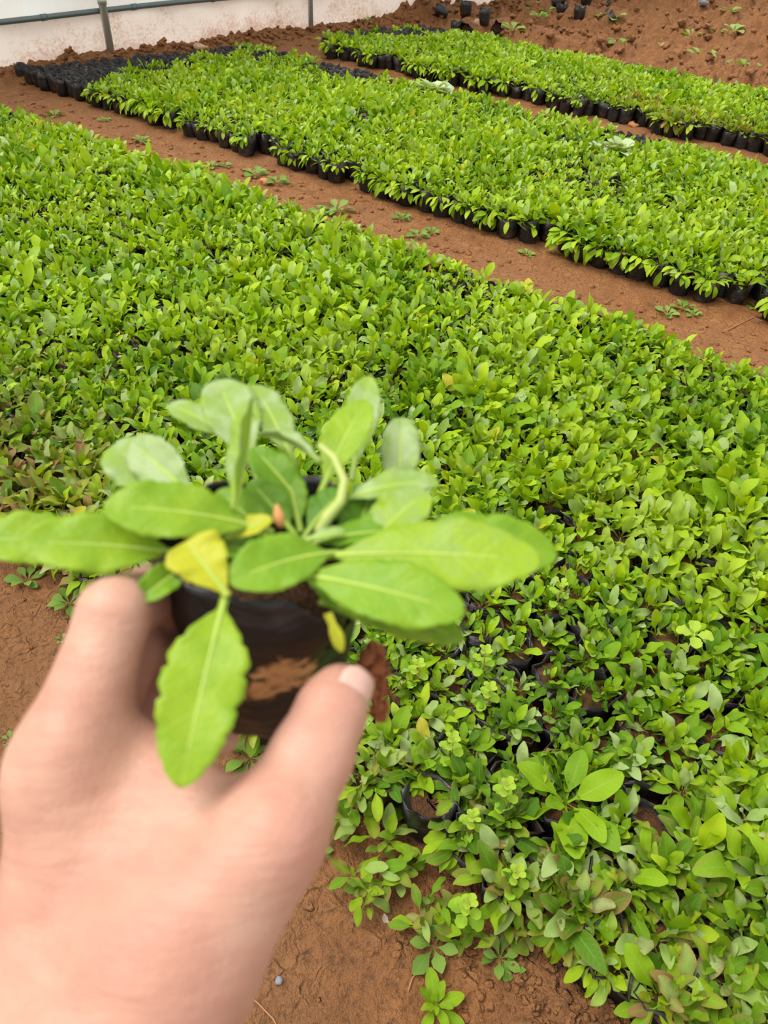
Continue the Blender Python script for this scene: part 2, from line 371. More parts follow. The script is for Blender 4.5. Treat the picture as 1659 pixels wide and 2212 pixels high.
def leaf_shape(L=1.0, W=0.36, nl=6, nw=1, t0=0.14, bend=-0.5, fold=0.25, serr=0.0, nser=14, wave=0.0, tip=0.55, pet=0.07, twist=0.0, seed=0, peak=0.52):
    """A leaf along +Y with its upper face towards +Z: (verts, quads, uv)."""
    ts = np.linspace(0, 1, nl + 1); rr = np.random.default_rng(seed); ph = rr.random() * 6
    V, UV = [], []; y = z = 0.0; prev = 0.0
    for t in ts:
        ang = bend * t * t if bend < 0 else bend * t
        y += (t - prev) * L * math.cos(ang); z += (t - prev) * L * math.sin(ang); prev = t
        u = max(0.0, (t - t0) / (1 - t0))
        blade = blade_w(u, peak, tip)
        if t >= 1: blade = 0.16
        hw = 0.5 * max(pet * W * 1.2, W * blade)
        if serr and 0.03 < u < 0.985: hw *= 1 + serr * ((t * nser) % 1.0 - 0.5)
        nrm = (-math.sin(ang), math.cos(ang))
        for k in range(-nw, nw + 1):
            s = k / nw; x = s * hw
            off = fold * abs(x) + wave * math.sin(t * 13 + ph + (2 if s > 0 else 0)) * s * s * W * (0.2 + blade)
            tw = twist * t; cx, sx = math.cos(tw), math.sin(tw)
            xx, oo = x * cx - off * sx, x * sx + off * cx
            V.append((xx, y + nrm[0] * oo, z + nrm[1] * oo)); UV.append((0.5 + 0.5 * s, t))
    m = 2 * nw + 1
    Q = [(i * m + k, i * m + k + 1, (i + 1) * m + k + 1, (i + 1) * m + k) for i in range(nl) for k in range(m - 1)]
    return np.array(V), np.array(Q), np.array(UV)

def leaf_frame(az, el, roll):
    ca, sa, ce, se = np.cos(az), np.sin(az), np.cos(el), np.sin(el)
    Y = np.stack([ce * ca, ce * sa, se], -1); Z = np.stack([-se * ca, -se * sa, ce], -1); X = np.cross(Y, Z)
    c, s = np.cos(roll)[..., None], np.sin(roll)[..., None]
    return np.stack([X * c + Z * s, Y, Z * c - X * s], -1)       # columns X Y Z

VAR = [dict(W=0.33, bend=-0.7, fold=0.25, tip=0.72), dict(W=0.37, bend=-0.35, fold=0.3, tip=0.62), dict(W=0.29, bend=-0.9, fold=0.2, tip=0.8),
       dict(W=0.40, bend=-0.5, fold=0.15, tip=0.58), dict(W=0.34, bend=0.35, fold=0.4, tip=0.7), dict(W=0.32, bend=-1.2, fold=0.25, tip=0.7),
       dict(W=0.38, bend=-0.15, fold=0.35, tip=0.6, twist=0.5), dict(W=0.35, bend=-0.6, fold=0.2, tip=0.65, twist=-0.6)]
LEAF_FINE = []; LEAF_COARSE = []
for i, v in enumerate(VAR):
    a, q, uv = leaf_shape(nl=14, nw=2, serr=0.16, nser=13, wave=0.10, seed=i, **v); LEAF_FINE.append(mesh_from('leaf', a, q, uv, [M_LEAF]))
    LEAF_COARSE.append(leaf_shape(nl=6, nw=1, wave=0.0, seed=i, **v))

def bag_shape(n=14, r=0.041, h=0.085, seed=0, soil_in=0.014, crumple=0.0055):
    rr = np.random.default_rng(seed); V = []; F_ = []
    rows = [(0.0, 0.86), (0.35, 0.97), (0.75, 1.0), (1.0, 1.03), (0.97, 0.95), (0.72, 0.93)]
    jit = rr.normal(size=n) * crumple
    for (t, k) in rows:
        for i in range(n):
            a = 2 * math.pi * i / n; q = r * k + jit[i] * (0.3 + t) + rr.normal() * 0.0008
            V.append((q * math.cos(a), q * math.sin(a), t * h + (jit[(i * 3) % n] * 1.2 if t > 0.9 else 0)))
    for j in range(len(rows) - 1):
        for i in range(n): F_.append((j * n + i, j * n + (i + 1) % n, (j + 1) * n + (i + 1) % n, (j + 1) * n + i))
    F_.append(tuple(range(n))[::-1])
    return V, F_
BAGS = [mesh_from('grow_bag', *bag_shape(seed=s), mats=[M_BAG]) for s in range(5)]
def soil_disc(r=0.0385, z=0.068, seed=0, n=12):
    rr = np.random.default_rng(seed); V = [(0, 0, z + 0.006)]; F_ = []
    for k, q in ((1, 0.5), (2, 1.0)):
        for i in range(n): a = 2 * math.pi * i / n; V.append((r * q * math.cos(a), r * q * math.sin(a), z + rr.normal() * 0.0015))
    for i in range(n): F_.append((0, 1 + i, 1 + (i + 1) % n)); F_.append((1 + i, 1 + n + i, 1 + n + (i + 1) % n, 1 + (i + 1) % n))
    return V, F_
SOILS = [mesh_from('soil', *soil_disc(seed=s), mats=[M_POTSOIL]) for s in range(3)]

# ------------------------------------------------------------------ where every bag stands
SP = 0.083
def spots(x0, x1, y0, y1):
    out = []; j = 0; y = y0 + SP / 2
    while y < y1 - SP / 2 + 1e-6:
        x = x0 + (SP / 2 if j % 2 else 0)
        while x < x1:
            out.append((x + random.gauss(0, 0.009), y + random.gauss(0, 0.009))); x += SP
        y += SP * 0.88; j += 1
    return out
bed1 = spots(-4.75, 0.85, 0.49, 2.27); bed2 = [q for q in spots(-4.93, 0.35, 2.77, 4.29) if (q[1] < 4.2 or fbm1(q[0] * 4, 1, 2, 5) > -0.12) and (q[1] > 2.85 or q[0] < -4.0 or fbm1(q[0] * 3, 7, 2, 6) > -0.2) and q[0] > np.interp(q[1], [2.7, 3.1, 3.5, 4.2], [-4.92, -4.68, -4.55, -4.36])]; bed3 = [q for q in spots(-4.3, 0.0, 4.63, 5.74) if (q[1] > 4.70 or fbm1(q[0] * 3, 3, 2, 9) > -0.05) and q[0] > np.interp(q[1], [4.6, 5.1, 5.5, 5.8], [-4.12, -4.16, -4.06, -3.86])]

def empty_zone(b, x, y):
    e = 0.10 * fbm1(x * 3, y * 3, 2, 77)
    if b == 2:
        if x < np.interp(y, [2.75, 2.85, 3.0, 3.2, 4.2], [-4.08, -4.12, -4.26, -4.34, -4.3]) + e: return True
        if x < -4.12 + e: return random.random() < 0.45
        if y > 3.88 and x < -3.88 + e: return random.random() < 0.75
        if y > 4.05 and -3.72 < x < -3.18: return True
        if abs(x + 2.72) < 0.10 and abs(y - 3.42) < 0.08: return True
        if y > 4.08 and -1.62 < x < -1.38: return True
    if b == 3:
        if x < np.interp(y, [4.7, 4.9, 5.1, 5.4, 5.75], [-4.14, -4.02, -3.96, -3.7, -3.5]) + e: return random.random() < 0.8
        if y > 5.62 and -2.25 < x < -1.85: return True
    return False
gap_px = [((1415, 1795), 0.042), ((1012, 1312), 0.045), ((885, 540), 0.05), ((960, 1712), 0.03)]
gaps = [(gnd(*p, 0.08), r) for p, r in gap_px]

plants = []; empties = []
for b, bed in ((1, bed1), (2, bed2), (3, bed3)):
    for (x, y) in bed:
        if empty_zone(b, x, y): empties.append((b, x, y)); continue
        n1 = fbm1(x * 1.6, y * 1.6, 2, 13)
        size = 1.0 + 0.5 * n1
        stress = 0.0
        if b == 1:
            edge = min(1.0, max(0.0, (y - 0.5) / 0.6)); size *= 0.92 + 0.12 * edge
            leftfade = min(1.0, max(0.0, (-1.05 - x) / 0.4)) * min(1.0, max(0.0, (1.05 - y) / 0.35))
            stress = max(0.0, 0.5 - 0.9 * max(0, y - 0.5)) * (0.8 + 0.6 * n1) + 0.22 * leftfade
            size *= 1 + 0.12 * leftfade
        else:
            d = max(0, min(y - 2.77, 4.29 - y) if b == 2 else min(y - 4.63, 5.74 - y))
            size *= 0.82 + 0.16 * min(1, d / 0.3)
        if b == 3 and y < 4.95 and x > -1.9: stress = 0.45
        for (gp, r) in gaps:
            if (x - gp[0]) ** 2 + (y - gp[1]) ** 2 < r * r: size = 0
        plants.append([b, x, y, size, stress])
P = np.array(plants); px, py, dep = proj(np.stack([P[:, 1], P[:, 2], np.full(len(P), 0.11)], 1))
inview = (px > -10) & (px < 1669) & (py > 0) & (py < 2222) & (P[:, 0] == 1) & (dep > 0)
covered = ((px > 240) & (px < 940) & (py > 900) & (py < 1400)) | ((px < 760) & (py > 1280) & (py < 2300)) | ((px > 700) & (px < 1150) & (py > 1190) & (py < 1340))
cand = np.where(inview & ~covered & (P[:, 3] > 0))[0]
near = set(cand[np.argsort(dep[cand])][:300].tolist())

def plant_leaves(x, y, size, b, stress, single=False):
    """azimuth, elevation, roll, length, offset, tint, stress, variant of each leaf of one bag; a bag holds several stems"""
    if size <= 0: return []
    out = []; low = b == 1 and y < 0.85
    patch = 0.52 + 0.46 * fbm1(x * 2.4, y * 2.4, 2, 91) - (0.27 * min(1.0, max(0.0, (1.25 - y) / 0.55)) if b == 1 else 0)
    stems = 1 if single else 5 if low else random.randint(3, 4)
    for sidx in range(stems):
        sa, sr = sidx * 6.28 / stems + random.gauss(0, 0.5), (0 if single else random.uniform(0.010, 0.030))
        cx_, cy_ = sr * math.cos(sa), sr * math.sin(sa)
        vig = 1.05 if single else random.uniform(0.72, 1.12); n = 13 if single else random.randint(6, 8); a0 = random.random() * 6.28
        for i in range(n):
            f = (i + 0.5) / n                                  # 0 oldest, outermost .. 1 youngest, innermost
            el = math.radians((16 if low else 24) + 54 * f + random.gauss(0, 13))
            az = a0 + i * 2.4 + random.gauss(0, 0.3)
            L = size * vig * random.uniform(0.052, 0.080) * (1.0 - 0.30 * f * f)
            if not single and random.random() < 0.03: L *= 1.4
            tint = min(0.8, max(0, patch - 0.14 + 0.26 * f + random.gauss(0, 0.18)))
            if random.random() < (0.26 if low else 0.13): tint = random.uniform(0.85, 0.94)
            if random.random() < 0.004: tint = 1.2
            st = max(0.0, stress + random.gauss(0, 0.16)) if stress > 0 else (0.3 if random.random() < 0.015 else 0.0)
            off = (cx_ + 0.004 * math.cos(az), cy_ + 0.004 * math.sin(az), 0.066 + 0.020 * f * size)
            out.append((az, el, random.gauss(0, 0.45), L, off, tint, st, random.randrange(8)))
    rim = {1: 0.64, 2: 2.86, 3: 4.73}[b]
    if y < rim:                                            # the row along the path leans out over its bags
        for i in range(random.randint(10, 15) if b == 1 else random.randint(3, 16)):
            az = -1.57 + random.gauss(0, 0.7); st = max(0.0, stress + random.gauss(0, 0.2)) if stress > 0 else 0.12
            out.append((az, random.uniform(-0.75, 0.45), random.gauss(0, 0.4), size * (random.uniform(0.045, 0.068) if b == 1 else random.uniform(0.06, 0.085)),
                        (0.026 * math.cos(az), 0.026 * math.sin(az), 0.07 + random.uniform(0, 0.02)), random.uniform(0.15, 0.6) if b == 1 else random.uniform(0.3, 0.8), st, random.choice((0, 2, 5, 7))))
    return out

def leaf_obj(parent, mesh, az, el, roll, L, off, tint, st, wscale=1.0):
    R = leaf_frame(np.array(az), np.array(el), np.array(roll))
    o = bpy.data.objects.new('leaf', mesh); COL.objects.link(o); o.parent = parent
    M = Matrix(((R[0][0] * L * wscale, R[0][1] * L, R[0][2] * L, off[0]), (R[1][0] * L * wscale, R[1][1] * L, R[1][2] * L, off[1]),
                (R[2][0] * L * wscale, R[2][1] * L, R[2][2] * L, off[2]), (0, 0, 0, 1)))
    o.matrix_local = M; o.color = (tint, st, 0, 1); return o

# the 300 seedlings that show largest, each a thing of its own with bag, soil and leaves
big_spot = gnd(1232, 1765, 0.09)
d2 = [((P[i, 1] - big_spot[0]) ** 2 + (P[i, 2] - big_spot[1]) ** 2, i) for i in near]; BIG = min(d2)[1]
rim_spot = gnd(1312, 2005, 0.085); d3 = [((P[i, 1] - rim_spot[0]) ** 2 + (P[i, 2] - rim_spot[1]) ** 2, i) for i in near]; RIM = min(d3)[1]
for i in sorted(near):
    b, x, y, size, stress = plants[i]
    root = link('seedling', None, None, (x, y, 0))
    if i == BIG: tag(root, 'large rosette seedling with long toothed leaves standing out near the front edge', 'seedling', 'seedlings of the near bed')
    elif i == RIM: tag(root, 'small pale seedling in a black bag with its curved rim showing by the soil', 'seedling', 'seedlings of the near bed')
    else:
        big = math.hypot(x - P[BIG, 1], y - P[BIG, 2]) < 0.16; qx, qy = px[i], py[i]
        for ok, lab, grp in ((y < 0.57 and qx < 1000, 'brown-tinged seedling spilling over the front row beside the hand', 'front row seedlings beside the hand'),
                (y < 0.57, 'brown-tinged seedling in the front row at the lower right soil edge', 'front row seedlings at the lower right'),
                (big, 'small-leaved seedling crowding around the large rosette seedling', 'seedlings around the large rosette'),
                (qx < 420, 'olive green seedling in the near bed, left behind the held plant', 'seedlings left behind the held plant'),
                (qx > 1480 and qy > 1750, 'seedling in the lower right corner of the near bed', 'seedlings of the lower right corner'),
                (qx > 1480, 'bright green seedling along the right edge of the near bed', 'seedlings along the right edge'),
                (qy < 1150 and qx < 960, 'bright green seedling showing just beyond the upright held leaves', 'seedlings beyond the upright held leaves'),
                (qy < 1150 and qx < 1230, 'bright green upright seedling directly above the longest held leaf tip', 'seedlings above the longest held leaf tip'),
                (qy < 1150, 'bright green upright seedling above and right of the longest held leaf', 'seedlings above right of the longest held leaf'),
                (qx < 1050 and qy > 1380, 'seedling of the near bed close beside the thumb and soil clump', 'seedlings beside the thumb'),
                (qy < 1450, 'bright green seedling right of the longest held leaf', 'seedlings right of the longest held leaf'),
                (True, 'green seedling between the large rosette and the pale four-leaved sprout', 'seedlings between rosette and sprout')):
            if ok: tag(root, lab, 'seedling', grp); break
    bg_ = link('grow_bag', BAGS[i % 5], root); bg_.rotation_euler.z = random.random() * 6.28
    link('soil', SOILS[i % 3], root)
    if i == BIG: size = 1.5
    if i == RIM: size *= 0.72
    for (az, el, roll, L, off, tint, st, v) in plant_leaves(x, y, size, b, stress, i == BIG):
        if i == BIG: el *= 0.75; v = (0, 1, 6, 7)[v % 4]; tint = 0.25 + 0.25 * random.random(); st *= 0.3
        if i == RIM: tint = random.uniform(0.5, 0.9); st = 0.2
        leaf_obj(root, LEAF_FINE[v], az, el, roll, L, off, tint, st, 1.2 if i == BIG else 1.08)

# the rest: one mass of leaves, bags and soil
rows = [[] for _ in range(8)]; bagpos = []
for i, (b, x, y, size, stress) in enumerate(plants):
    if i in near: continue
    bagpos.append((x, y, size))
    for (az, el, roll, L, off, tint, st, v) in plant_leaves(x, y, size, b, stress): rows[v].append((az, el, roll, L, x + off[0], y + off[1], off[2], tint, st))
AV, AF, AUV, AT, AS, AM = [], [], [], [], [], []; k = 0
for v in range(8):
    A = np.array(rows[v]); R = leaf_frame(A[:, 0], A[:, 1], A[:, 2]); lv, lq, luv = LEAF_COARSE[v]
    W = np.einsum('nij,vj->nvi', R, lv) * A[:, 3][:, None, None] + A[:, None, 4:7]
    n, m = len(A), len(lv)
    AV.append(W.reshape(-1, 3)); AF.append((lq[None] + (np.arange(n) * m)[:, None, None] + k).reshape(-1, 4)); k += n * m
    AUV.append(np.tile(luv, (n, 1))); AT.append(np.repeat(A[:, 7], m)); AS.append(np.repeat(A[:, 8], m)); AM.append(np.zeros(n * len(lq), int))
def simple_bag(n=10):
    V = []; r = 0.041
    for (q, z) in ((0.9, 0.0), (1.0, 0.05), (1.03, 0.086), (0.95, 0.084), (0.93, 0.066), (0.02, 0.070)):
        for i in range(n): a = 6.2832 * i / n; V.append((r * q * math.cos(a), r * q * math.sin(a), z))
    Q = [(j * n + i, j * n + (i + 1) % n, (j + 1) * n + (i + 1) % n, (j + 1) * n + i) for j in range(5) for i in range(n)]
    return np.array(V), np.array(Q), np.repeat([1, 1, 1, 1, 2], n)
sv, sq, sm = simple_bag(); B = np.array(bagpos); n, m = len(B), len(sv)
jit = rng.normal(size=(n, m, 3)) * 0.0032; W = sv[None] * np.stack([rng.uniform(.92, 1.06, n), rng.uniform(.92, 1.06, n), rng.uniform(.82, 1.1, n)], 1)[:, None] + jit; W[:, :, 0] += W[:, :, 2] * rng.normal(size=(n, 1)) * 0.12; W[:, :, 1] += W[:, :, 2] * rng.normal(size=(n, 1)) * 0.10; W[:, :, 0] += B[:, 0:1]; W[:, :, 1] += B[:, 1:2]
AV.append(W.reshape(-1, 3)); AF.append((sq[None] + (np.arange(n) * m)[:, None, None] + k).reshape(-1, 4)); AUV.append(np.zeros((n * m, 2))); AT.append(np.zeros(n * m)); AS.append(np.zeros(n * m)); AM.append(np.tile(sm, n))
me = mesh_from('seedling_mass', np.concatenate(AV), np.concatenate(AF), np.concatenate(AUV), [M_LEAF, M_BAG, M_POTSOIL], midx=np.concatenate(AM))
for nm, arr in (('tint', AT), ('stress', AS)):
    a = me.attributes.new(nm, 'FLOAT', 'POINT'); a.data.foreach_set('value', np.concatenate(arr).astype(np.float32))
mass = link('seedling_mass', me); mass.color = (0, 0, 0, 1)
tag(mass, 'dense carpet of countless green seedlings in black bags filling the beds farther back', 'seedlings', kind='stuff')

# ------------------------------------------------------------------ empty bags at the far ends of the beds
def open_bag(seed):
    V, F_ = bag_shape(n=12, r=0.040, h=0.088, seed=seed + 100, crumple=0.007)
    return mesh_from('empty_grow_bag', V, F_, mats=[M_BAG])
OB = [open_bag(s) for s in range(6)]; OS = [mesh_from('soil', *soil_disc(0.037, 0.045, seed=s + 9), mats=[M_POTSOIL]) for s in range(2)]
TINY = []
for s in range(4):
    VV, QQ, UU = [], [], []; k = 0
    for i in range(5):
        a, q, uv = leaf_shape(W=0.45, nl=4, nw=1, bend=-0.5, seed=s)
        R = leaf_frame(np.array(i * 2.4 + s), np.array(0.5 + 0.12 * i), np.array(0.2 * (i - 2)))
        VV.append((a @ R.T) * (0.030 + 0.004 * i)); QQ.append(q + k); UU.append(uv); k += len(a)
    TINY.append(mesh_from('sprout', np.concatenate(VV), np.concatenate(QQ), np.concatenate(UU), [M_WEED]))
for j, (b, x, y) in enumerate(empties):
    root = link('empty_grow_bag', None, None, (x, y, 0))
    if b == 2 and x < -3.85: tag(root, 'bare black grow bag at the far left end of the middle bed', 'grow bag', 'bare bags of the middle bed end')
    elif b == 2: tag(root, 'bare black grow bag in a gap among the middle bed seedlings', 'grow bag', 'bare bags within the middle bed')
    else: tag(root, 'bare black grow bag at the edge of the farthest bed', 'grow bag', 'bare bags of the farthest bed')
    o = link('bag', OB[j % 6], root); o.rotation_euler.z = random.random() * 6.28
    link('soil', OS[j % 2], root)
    if random.random() < 0.35:
        o = link('sprout', TINY[j % 4], root, (0, 0, 0.05)); o.scale = (1.2,) * 3; o.rotation_euler.z = random.random() * 6.28; o.color = (random.random(), 0.1, 0, 1)

# bags lying loose on the broken soil beyond the farthest bed
loose = [(1047, 40, 'upright loose black bag standing apart behind the farthest bed', 0), (985, 50, 'black bag at the start of the short loose row behind the bed', 0),
         (1003, 49, 'middle black bag of the short loose row behind the bed', 0), (965, 52, 'flattened black bag at the end of the loose row', 1),
         (1068, 66, 'black bag tipped over just behind the bed corner', 1), (1190, 20, 'black bag lying on tilled soil beside two others', 1),
         (1212, 18, 'black bag standing between its lying neighbours on tilled soil', 0), (1250, 28, 'lone small black bag on tilled soil below the others', 0),
         (1264, 9, 'black bag upright near the top edge on tilled soil', 0), (1308, 3, 'black bag cut off by the top edge of the picture', 0),
         (1324, 36, 'grey-black bag leaning over a weed on tilled soil', 1), (1013, 64, 'low black bag tucked beside the farthest bed corner', 1)]
for j, (qx, qy, lab, tilt) in enumerate(loose):
    g0 = on_soil(qx, qy + 9, 0.01); z0 = gz(g0[0], g0[1])
    root = link('loose_grow_bag', None, None, (g0[0], g0[1], z0 + (0.03 if tilt else -0.005))); tag(root, lab, 'grow bag', 'loose bags on the tilled soil')
    o = link('bag', OB[(j * 5 + 1) % 6], root); s_ = link('soil', OS[j % 2], root)
    root.rotation_euler = (1.2 * tilt, 0.3 * tilt, j * 1.7); root.scale = (1.1, 1.1, 1.15)

def mat_stone(name, c):
    m, nt, out = new_mat(name); g = N(nt); tc = g.n('ShaderNodeTexCoord'); n1 = g.noise(tc.outputs['Object'], 30, 4, 0.6)
    g.L(g.bsdf(g.mix(n1, tuple(x * 0.7 for x in c), tuple(x * 1.25 for x in c)), 0.8, 0.2, g.bump(n1, 0.5, 0.004)).outputs[0], out.inputs[0]); return m
M_GREY = mat_stone('grey_stone', (0.22, 0.22, 0.24)); M_ORANGE = mat_stone('fired_clay', (0.52, 0.22, 0.09)); M_TAN = mat_stone('pale_clay', (0.50, 0.33, 0.22))
for j, (qx, qy, r, m_, nm, lab) in enumerate([(1447, 10, 0.05, M_GREY, 'stone', 'grey stone leftmost in the scatter on tilled soil'), (1492, 7, 0.04, M_GREY, 'stone', 'brownish grey stone near the top edge on tilled soil'),
        (1513, 21, 0.05, M_GREY, 'stone', 'blue-grey stone in the middle of the stone scatter'), (1497, 45, 0.05, M_GREY, 'stone', 'grey stone lowest of the scatter on tilled soil'),
        (1611, 16, 0.06, M_GREY, 'stone', 'flat grey stone nearest the upper right corner'), (570, 388, 0.024, M_ORANGE, 'clay_shard', 'orange clay shard lying in the path beside a weed'),
        (1369, 266, 0.026, M_ORANGE, 'clay_shard', 'orange clay lump between the middle and farthest beds'), (1034, 67, 0.055, M_TAN, 'clay_block', 'pale tan clay block beside loose black bags'),
        (435, 93, 0.05, M_TAN, 'clay_block', 'pale clod lying on the soil before the film wall')]):
    g0 = on_soil(qx, qy + 3, 0.01); o = link(nm, clod_mesh(r, 300 + j, m_, 2, 0.9, 0.6), None, (g0[0], g0[1], gz(g0[0], g0[1]) + r * 0.3)); tag(o, lab, 'stone' if nm == 'stone' else 'clay')

# ------------------------------------------------------------------ weeds
def rosette(n, W, seed, mat, el0=0.25, el1=0.9, nl=5, long=1.0):
    VV, QQ, UU, TT = [], [], [], []; k = 0; rr = np.random.default_rng(seed)
    for i in range(n):
        a, q, uv = leaf_shape(W=W, nl=nl, nw=1, bend=-0.6, t0=0.3, seed=seed, tip=0.5)
        R = leaf_frame(np.array(i * 2.4 + seed + rr.normal() * 0.3), np.array(el0 + (el1 - el0) * i / n + rr.normal() * 0.1), np.array(rr.normal() * 0.3))
        VV.append((a @ R.T) * (1 - 0.4 * i / n) * rr.uniform(0.8, 1.1) * long); QQ.append(q + k); UU.append(uv); k += len(a); TT.append(np.full(len(a), 0.35 * rr.normal() * 0.4))
    me = mesh_from('weed', np.concatenate(VV), np.concatenate(QQ), np.concatenate(UU), [mat])
    a = me.attributes.new('tint', 'FLOAT', 'POINT'); a.data.foreach_set('value', np.concatenate(TT).astype(np.float32)); return me
WEEDS = [rosette(8, 0.45, s, M_WEED) for s in range(5)]
def weed(qx, qy, size, lab, group, tint=0.4, st=0.1, z=0.0, k=None):
    g0 = on_soil(qx, qy, z + 0.02); o = link('weed', WEEDS[(int(qx) if k is None else k) % 5], None, (g0[0], g0[1], gz(g0[0], g0[1]) + z - 0.002))
    o.scale = (size,) * 3; o.rotation_euler.z = qx * 0.37; o.color = (tint, st, 0, 1); tag(o, lab, 'weed', group); return o
for (qx, qy, s) in [(115, 243, 0.07), (225, 252, 0.05), (305, 297, 0.07), (455, 352, 0.06), (485, 350, 0.05), (550, 368, 0.09), (600, 385, 0.08), (725, 447, 0.10), (700, 452, 0.08),
                    (870, 462, 0.06), (905, 500, 0.07), (935, 492, 0.05), (1140, 540, 0.05), (1445, 668, 0.06), (1478, 655, 0.07), (1500, 668, 0.05), (1640, 655, 0.06)]:
    weed(qx, qy, s, 'low green weed growing on the path behind the near bed', 'weeds of the nearer path', 0.35 + 0.3 * random.random(), 0.1)
for (qx, qy, s) in [(1315, 62, 0.16), (1150, 33, 0.10), (1160, 58, 0.09), (1180, 42, 0.08), (1420, 88, 0.12), (1490, 90, 0.10), (1530, 98, 0.09), (1573, 106, 0.12), (1515, 126, 0.12), (1615, 122, 0.12), (1480, 25, 0.12),
                    (1570, 47, 0.11), (1105, 84, 0.12), (1085, 80, 0.10), (1210, 92, 0.08), (1340, 20, 0.08), (1395, 22, 0.1), (1540, 35, 0.1), (1330, 120, 0.10), (1250, 45, 0.06), (795, 40, 0.07), (595, 65, 0.06)]:
    weed(qx, qy, s * 1.35, 'scattered green weed sprouting from the tilled soil beyond the beds', 'weeds of the tilled soil', 0.5 + 0.4 * random.random(), 0.05)
for (qx, qy, s, lab) in [(145, 1290, 0.060, 'flat dull green weed on soil beside the index finger'), (55, 1240, 0.055, 'sprawling weed at the front edge under the leftmost held leaf'),
                    (130, 1368, 0.022, 'tiny two-leaf weed on soil left of the hand'), (15, 1585, 0.024, 'tiny weed at the left edge on bare soil'), (40, 1615, 0.026, 'small weed just below another at the left edge'),
                    (1085, 2060, 0.045, 'small pale weed on soil below the front row'), (1112, 2092, 0.030, 'tiny pale sprout below the small weed on the soil'),
                    (688, 1830, 0.030, 'small leafy sprout peeping out beside the wrist'), (940, 2035, 0.060, 'weed with one long oval leaf lying on the soil'),
                    (540, 1625, 0.075, 'brown-spotted weed seen through the gap under the held bag')]:
    weed(qx, qy, s, lab, 'weeds of the front soil', 0.45, 0.25)
# the weed in the front soil near enough to show its leaves
g0 = gnd(945, 2165, 0.02); root = link('weed', None, None, (g0[0], g0[1], gz(g0[0], g0[1]) - 0.004)); tag(root, 'rosette weed growing alone in the bare soil near the bottom', 'weed', 'weeds of the front soil')
for i in range(11): leaf_obj(root, LEAF_FINE[i % 8], i * 2.4, 0.25 + 0.08 * i, 0.2 * math.sin(i), 0.052 - 0.0028 * i, (0, 0, 0.004 + 0.001 * i), 0.36 + 0.03 * (i % 4), 0.35, 1.15)

# spilled front edge plants sprawling over the soil
for j, (qx, qy, s, lab) in enumerate([(800, 1900, 0.062, 'sprawling seedling spilled on the soil left of the front row'), (860, 1870, 0.06, 'brown-leaved seedling hanging over the front edge of bed'),
                         (765, 1745, 0.075, 'seedling with one broad grey-green leaf beside the hand'), (920, 1985, 0.055, 'seedling slumped onto the soil in front of the bed'),
                         (1010, 2010, 0.055, 'drooping seedling at the foot of the bright mint sprig'), (830, 1815, 0.07, 'reddish seedling tumbling from the front row onto soil'), (785, 1925, 0.05, 'small seedling lying farthest left on the front soil'),
                         (955, 1955, 0.06, 'dull seedling leaning on the soil left of the mint sprig'), (1120, 2000, 0.06, 'seedling slumped right of the mint sprig at the bed foot')]):
    g0 = gnd(qx, qy, 0.03); root = link('spilled_seedling', None, None, (g0[0], g0[1], gz(g0[0], g0[1]))); tag(root, lab, 'seedling', 'spilled seedlings of the front edge')
    for i in range(16):
        a = random.random() * 6.28; r = random.uniform(0, 0.028)
        leaf_obj(root, LEAF_FINE[(i + j) % 8], random.random() * 6.28, random.uniform(-0.05, 0.9), random.gauss(0, 0.4), s * random.uniform(0.45, 0.85), (r * math.cos(a), r * math.sin(a), 0.014 + random.random() * 0.03),
                 random.choice((0.1, 0.2, 0.3, 0.45, 0.87)), 0.25 + 0.4 * random.random(), 1.12)

# bright mint-like sprigs among the front seedlings
MINT = []
for s in range(4):
    a, q, uv = leaf_shape(W=0.72, nl=12, nw=2, serr=0.22, nser=8, t0=0.14, bend=-0.5, fold=0.3, tip=0.45, seed=40 + s, wave=0.06); MINT.append(mesh_from('leaf', a, q, uv, [M_MINT]))
for j, (qx, qy, h, lab) in enumerate([(1015, 1945, 0.10, 'bright mint sprig leaning over the soil at the front edge'), (1100, 1690, 0.13, 'bright mint sprig left of the large rosette seedling'),
        (1025, 1760, 0.11, 'mint sprig between the front row and the large rosette'), (980, 1590, 0.13, 'mint sprig rising below the held plant leaves'),
        (1050, 1400, 0.13, 'mint sprig just below the right held leaf tip'), (905, 1430, 0.12, 'mint sprig closest to the dangling soil clump'),
        (1120, 1880, 0.11, 'mint sprig beside the curved bag rim'), (1215, 1255, 0.13, 'mint sprig right of the longest held leaf'),
        (1640, 1240, 0.12, 'mint sprig at the right edge of the near bed'), (1060, 1480, 0.12, 'mint sprig beside the pale fallen leaf')]):
    g0 = gnd(qx, qy, h + 0.03); root = link('mint_sprig', None, None, (g0[0], g0[1], 0.05)); tag(root, lab, 'sprig', 'mint sprigs of the near bed')
    V, Fc = tube([(0, 0, 0), (0.003, 0.001, h * 0.4), (0, 0, h - 0.03)], 0.0013, 6); link('stem', mesh_from('stem', V, Fc, mats=[M_TWIG]), root)
    for lev in range(5):
        for kk in range(2 if lev < 4 else 4):
            az = lev * 1.57 + kk * (3.14 if lev < 4 else 1.57) + random.gauss(0, 0.15)
            leaf_obj(root, MINT[(lev + kk) % 4], az, 0.15 + 0.16 * lev, random.gauss(0, 0.15), 0.030 - 0.0035 * lev, (0, 0, (h - 0.03) * (0.35 + 0.16 * lev)), 0.3 + 0.15 * lev, 0.08)

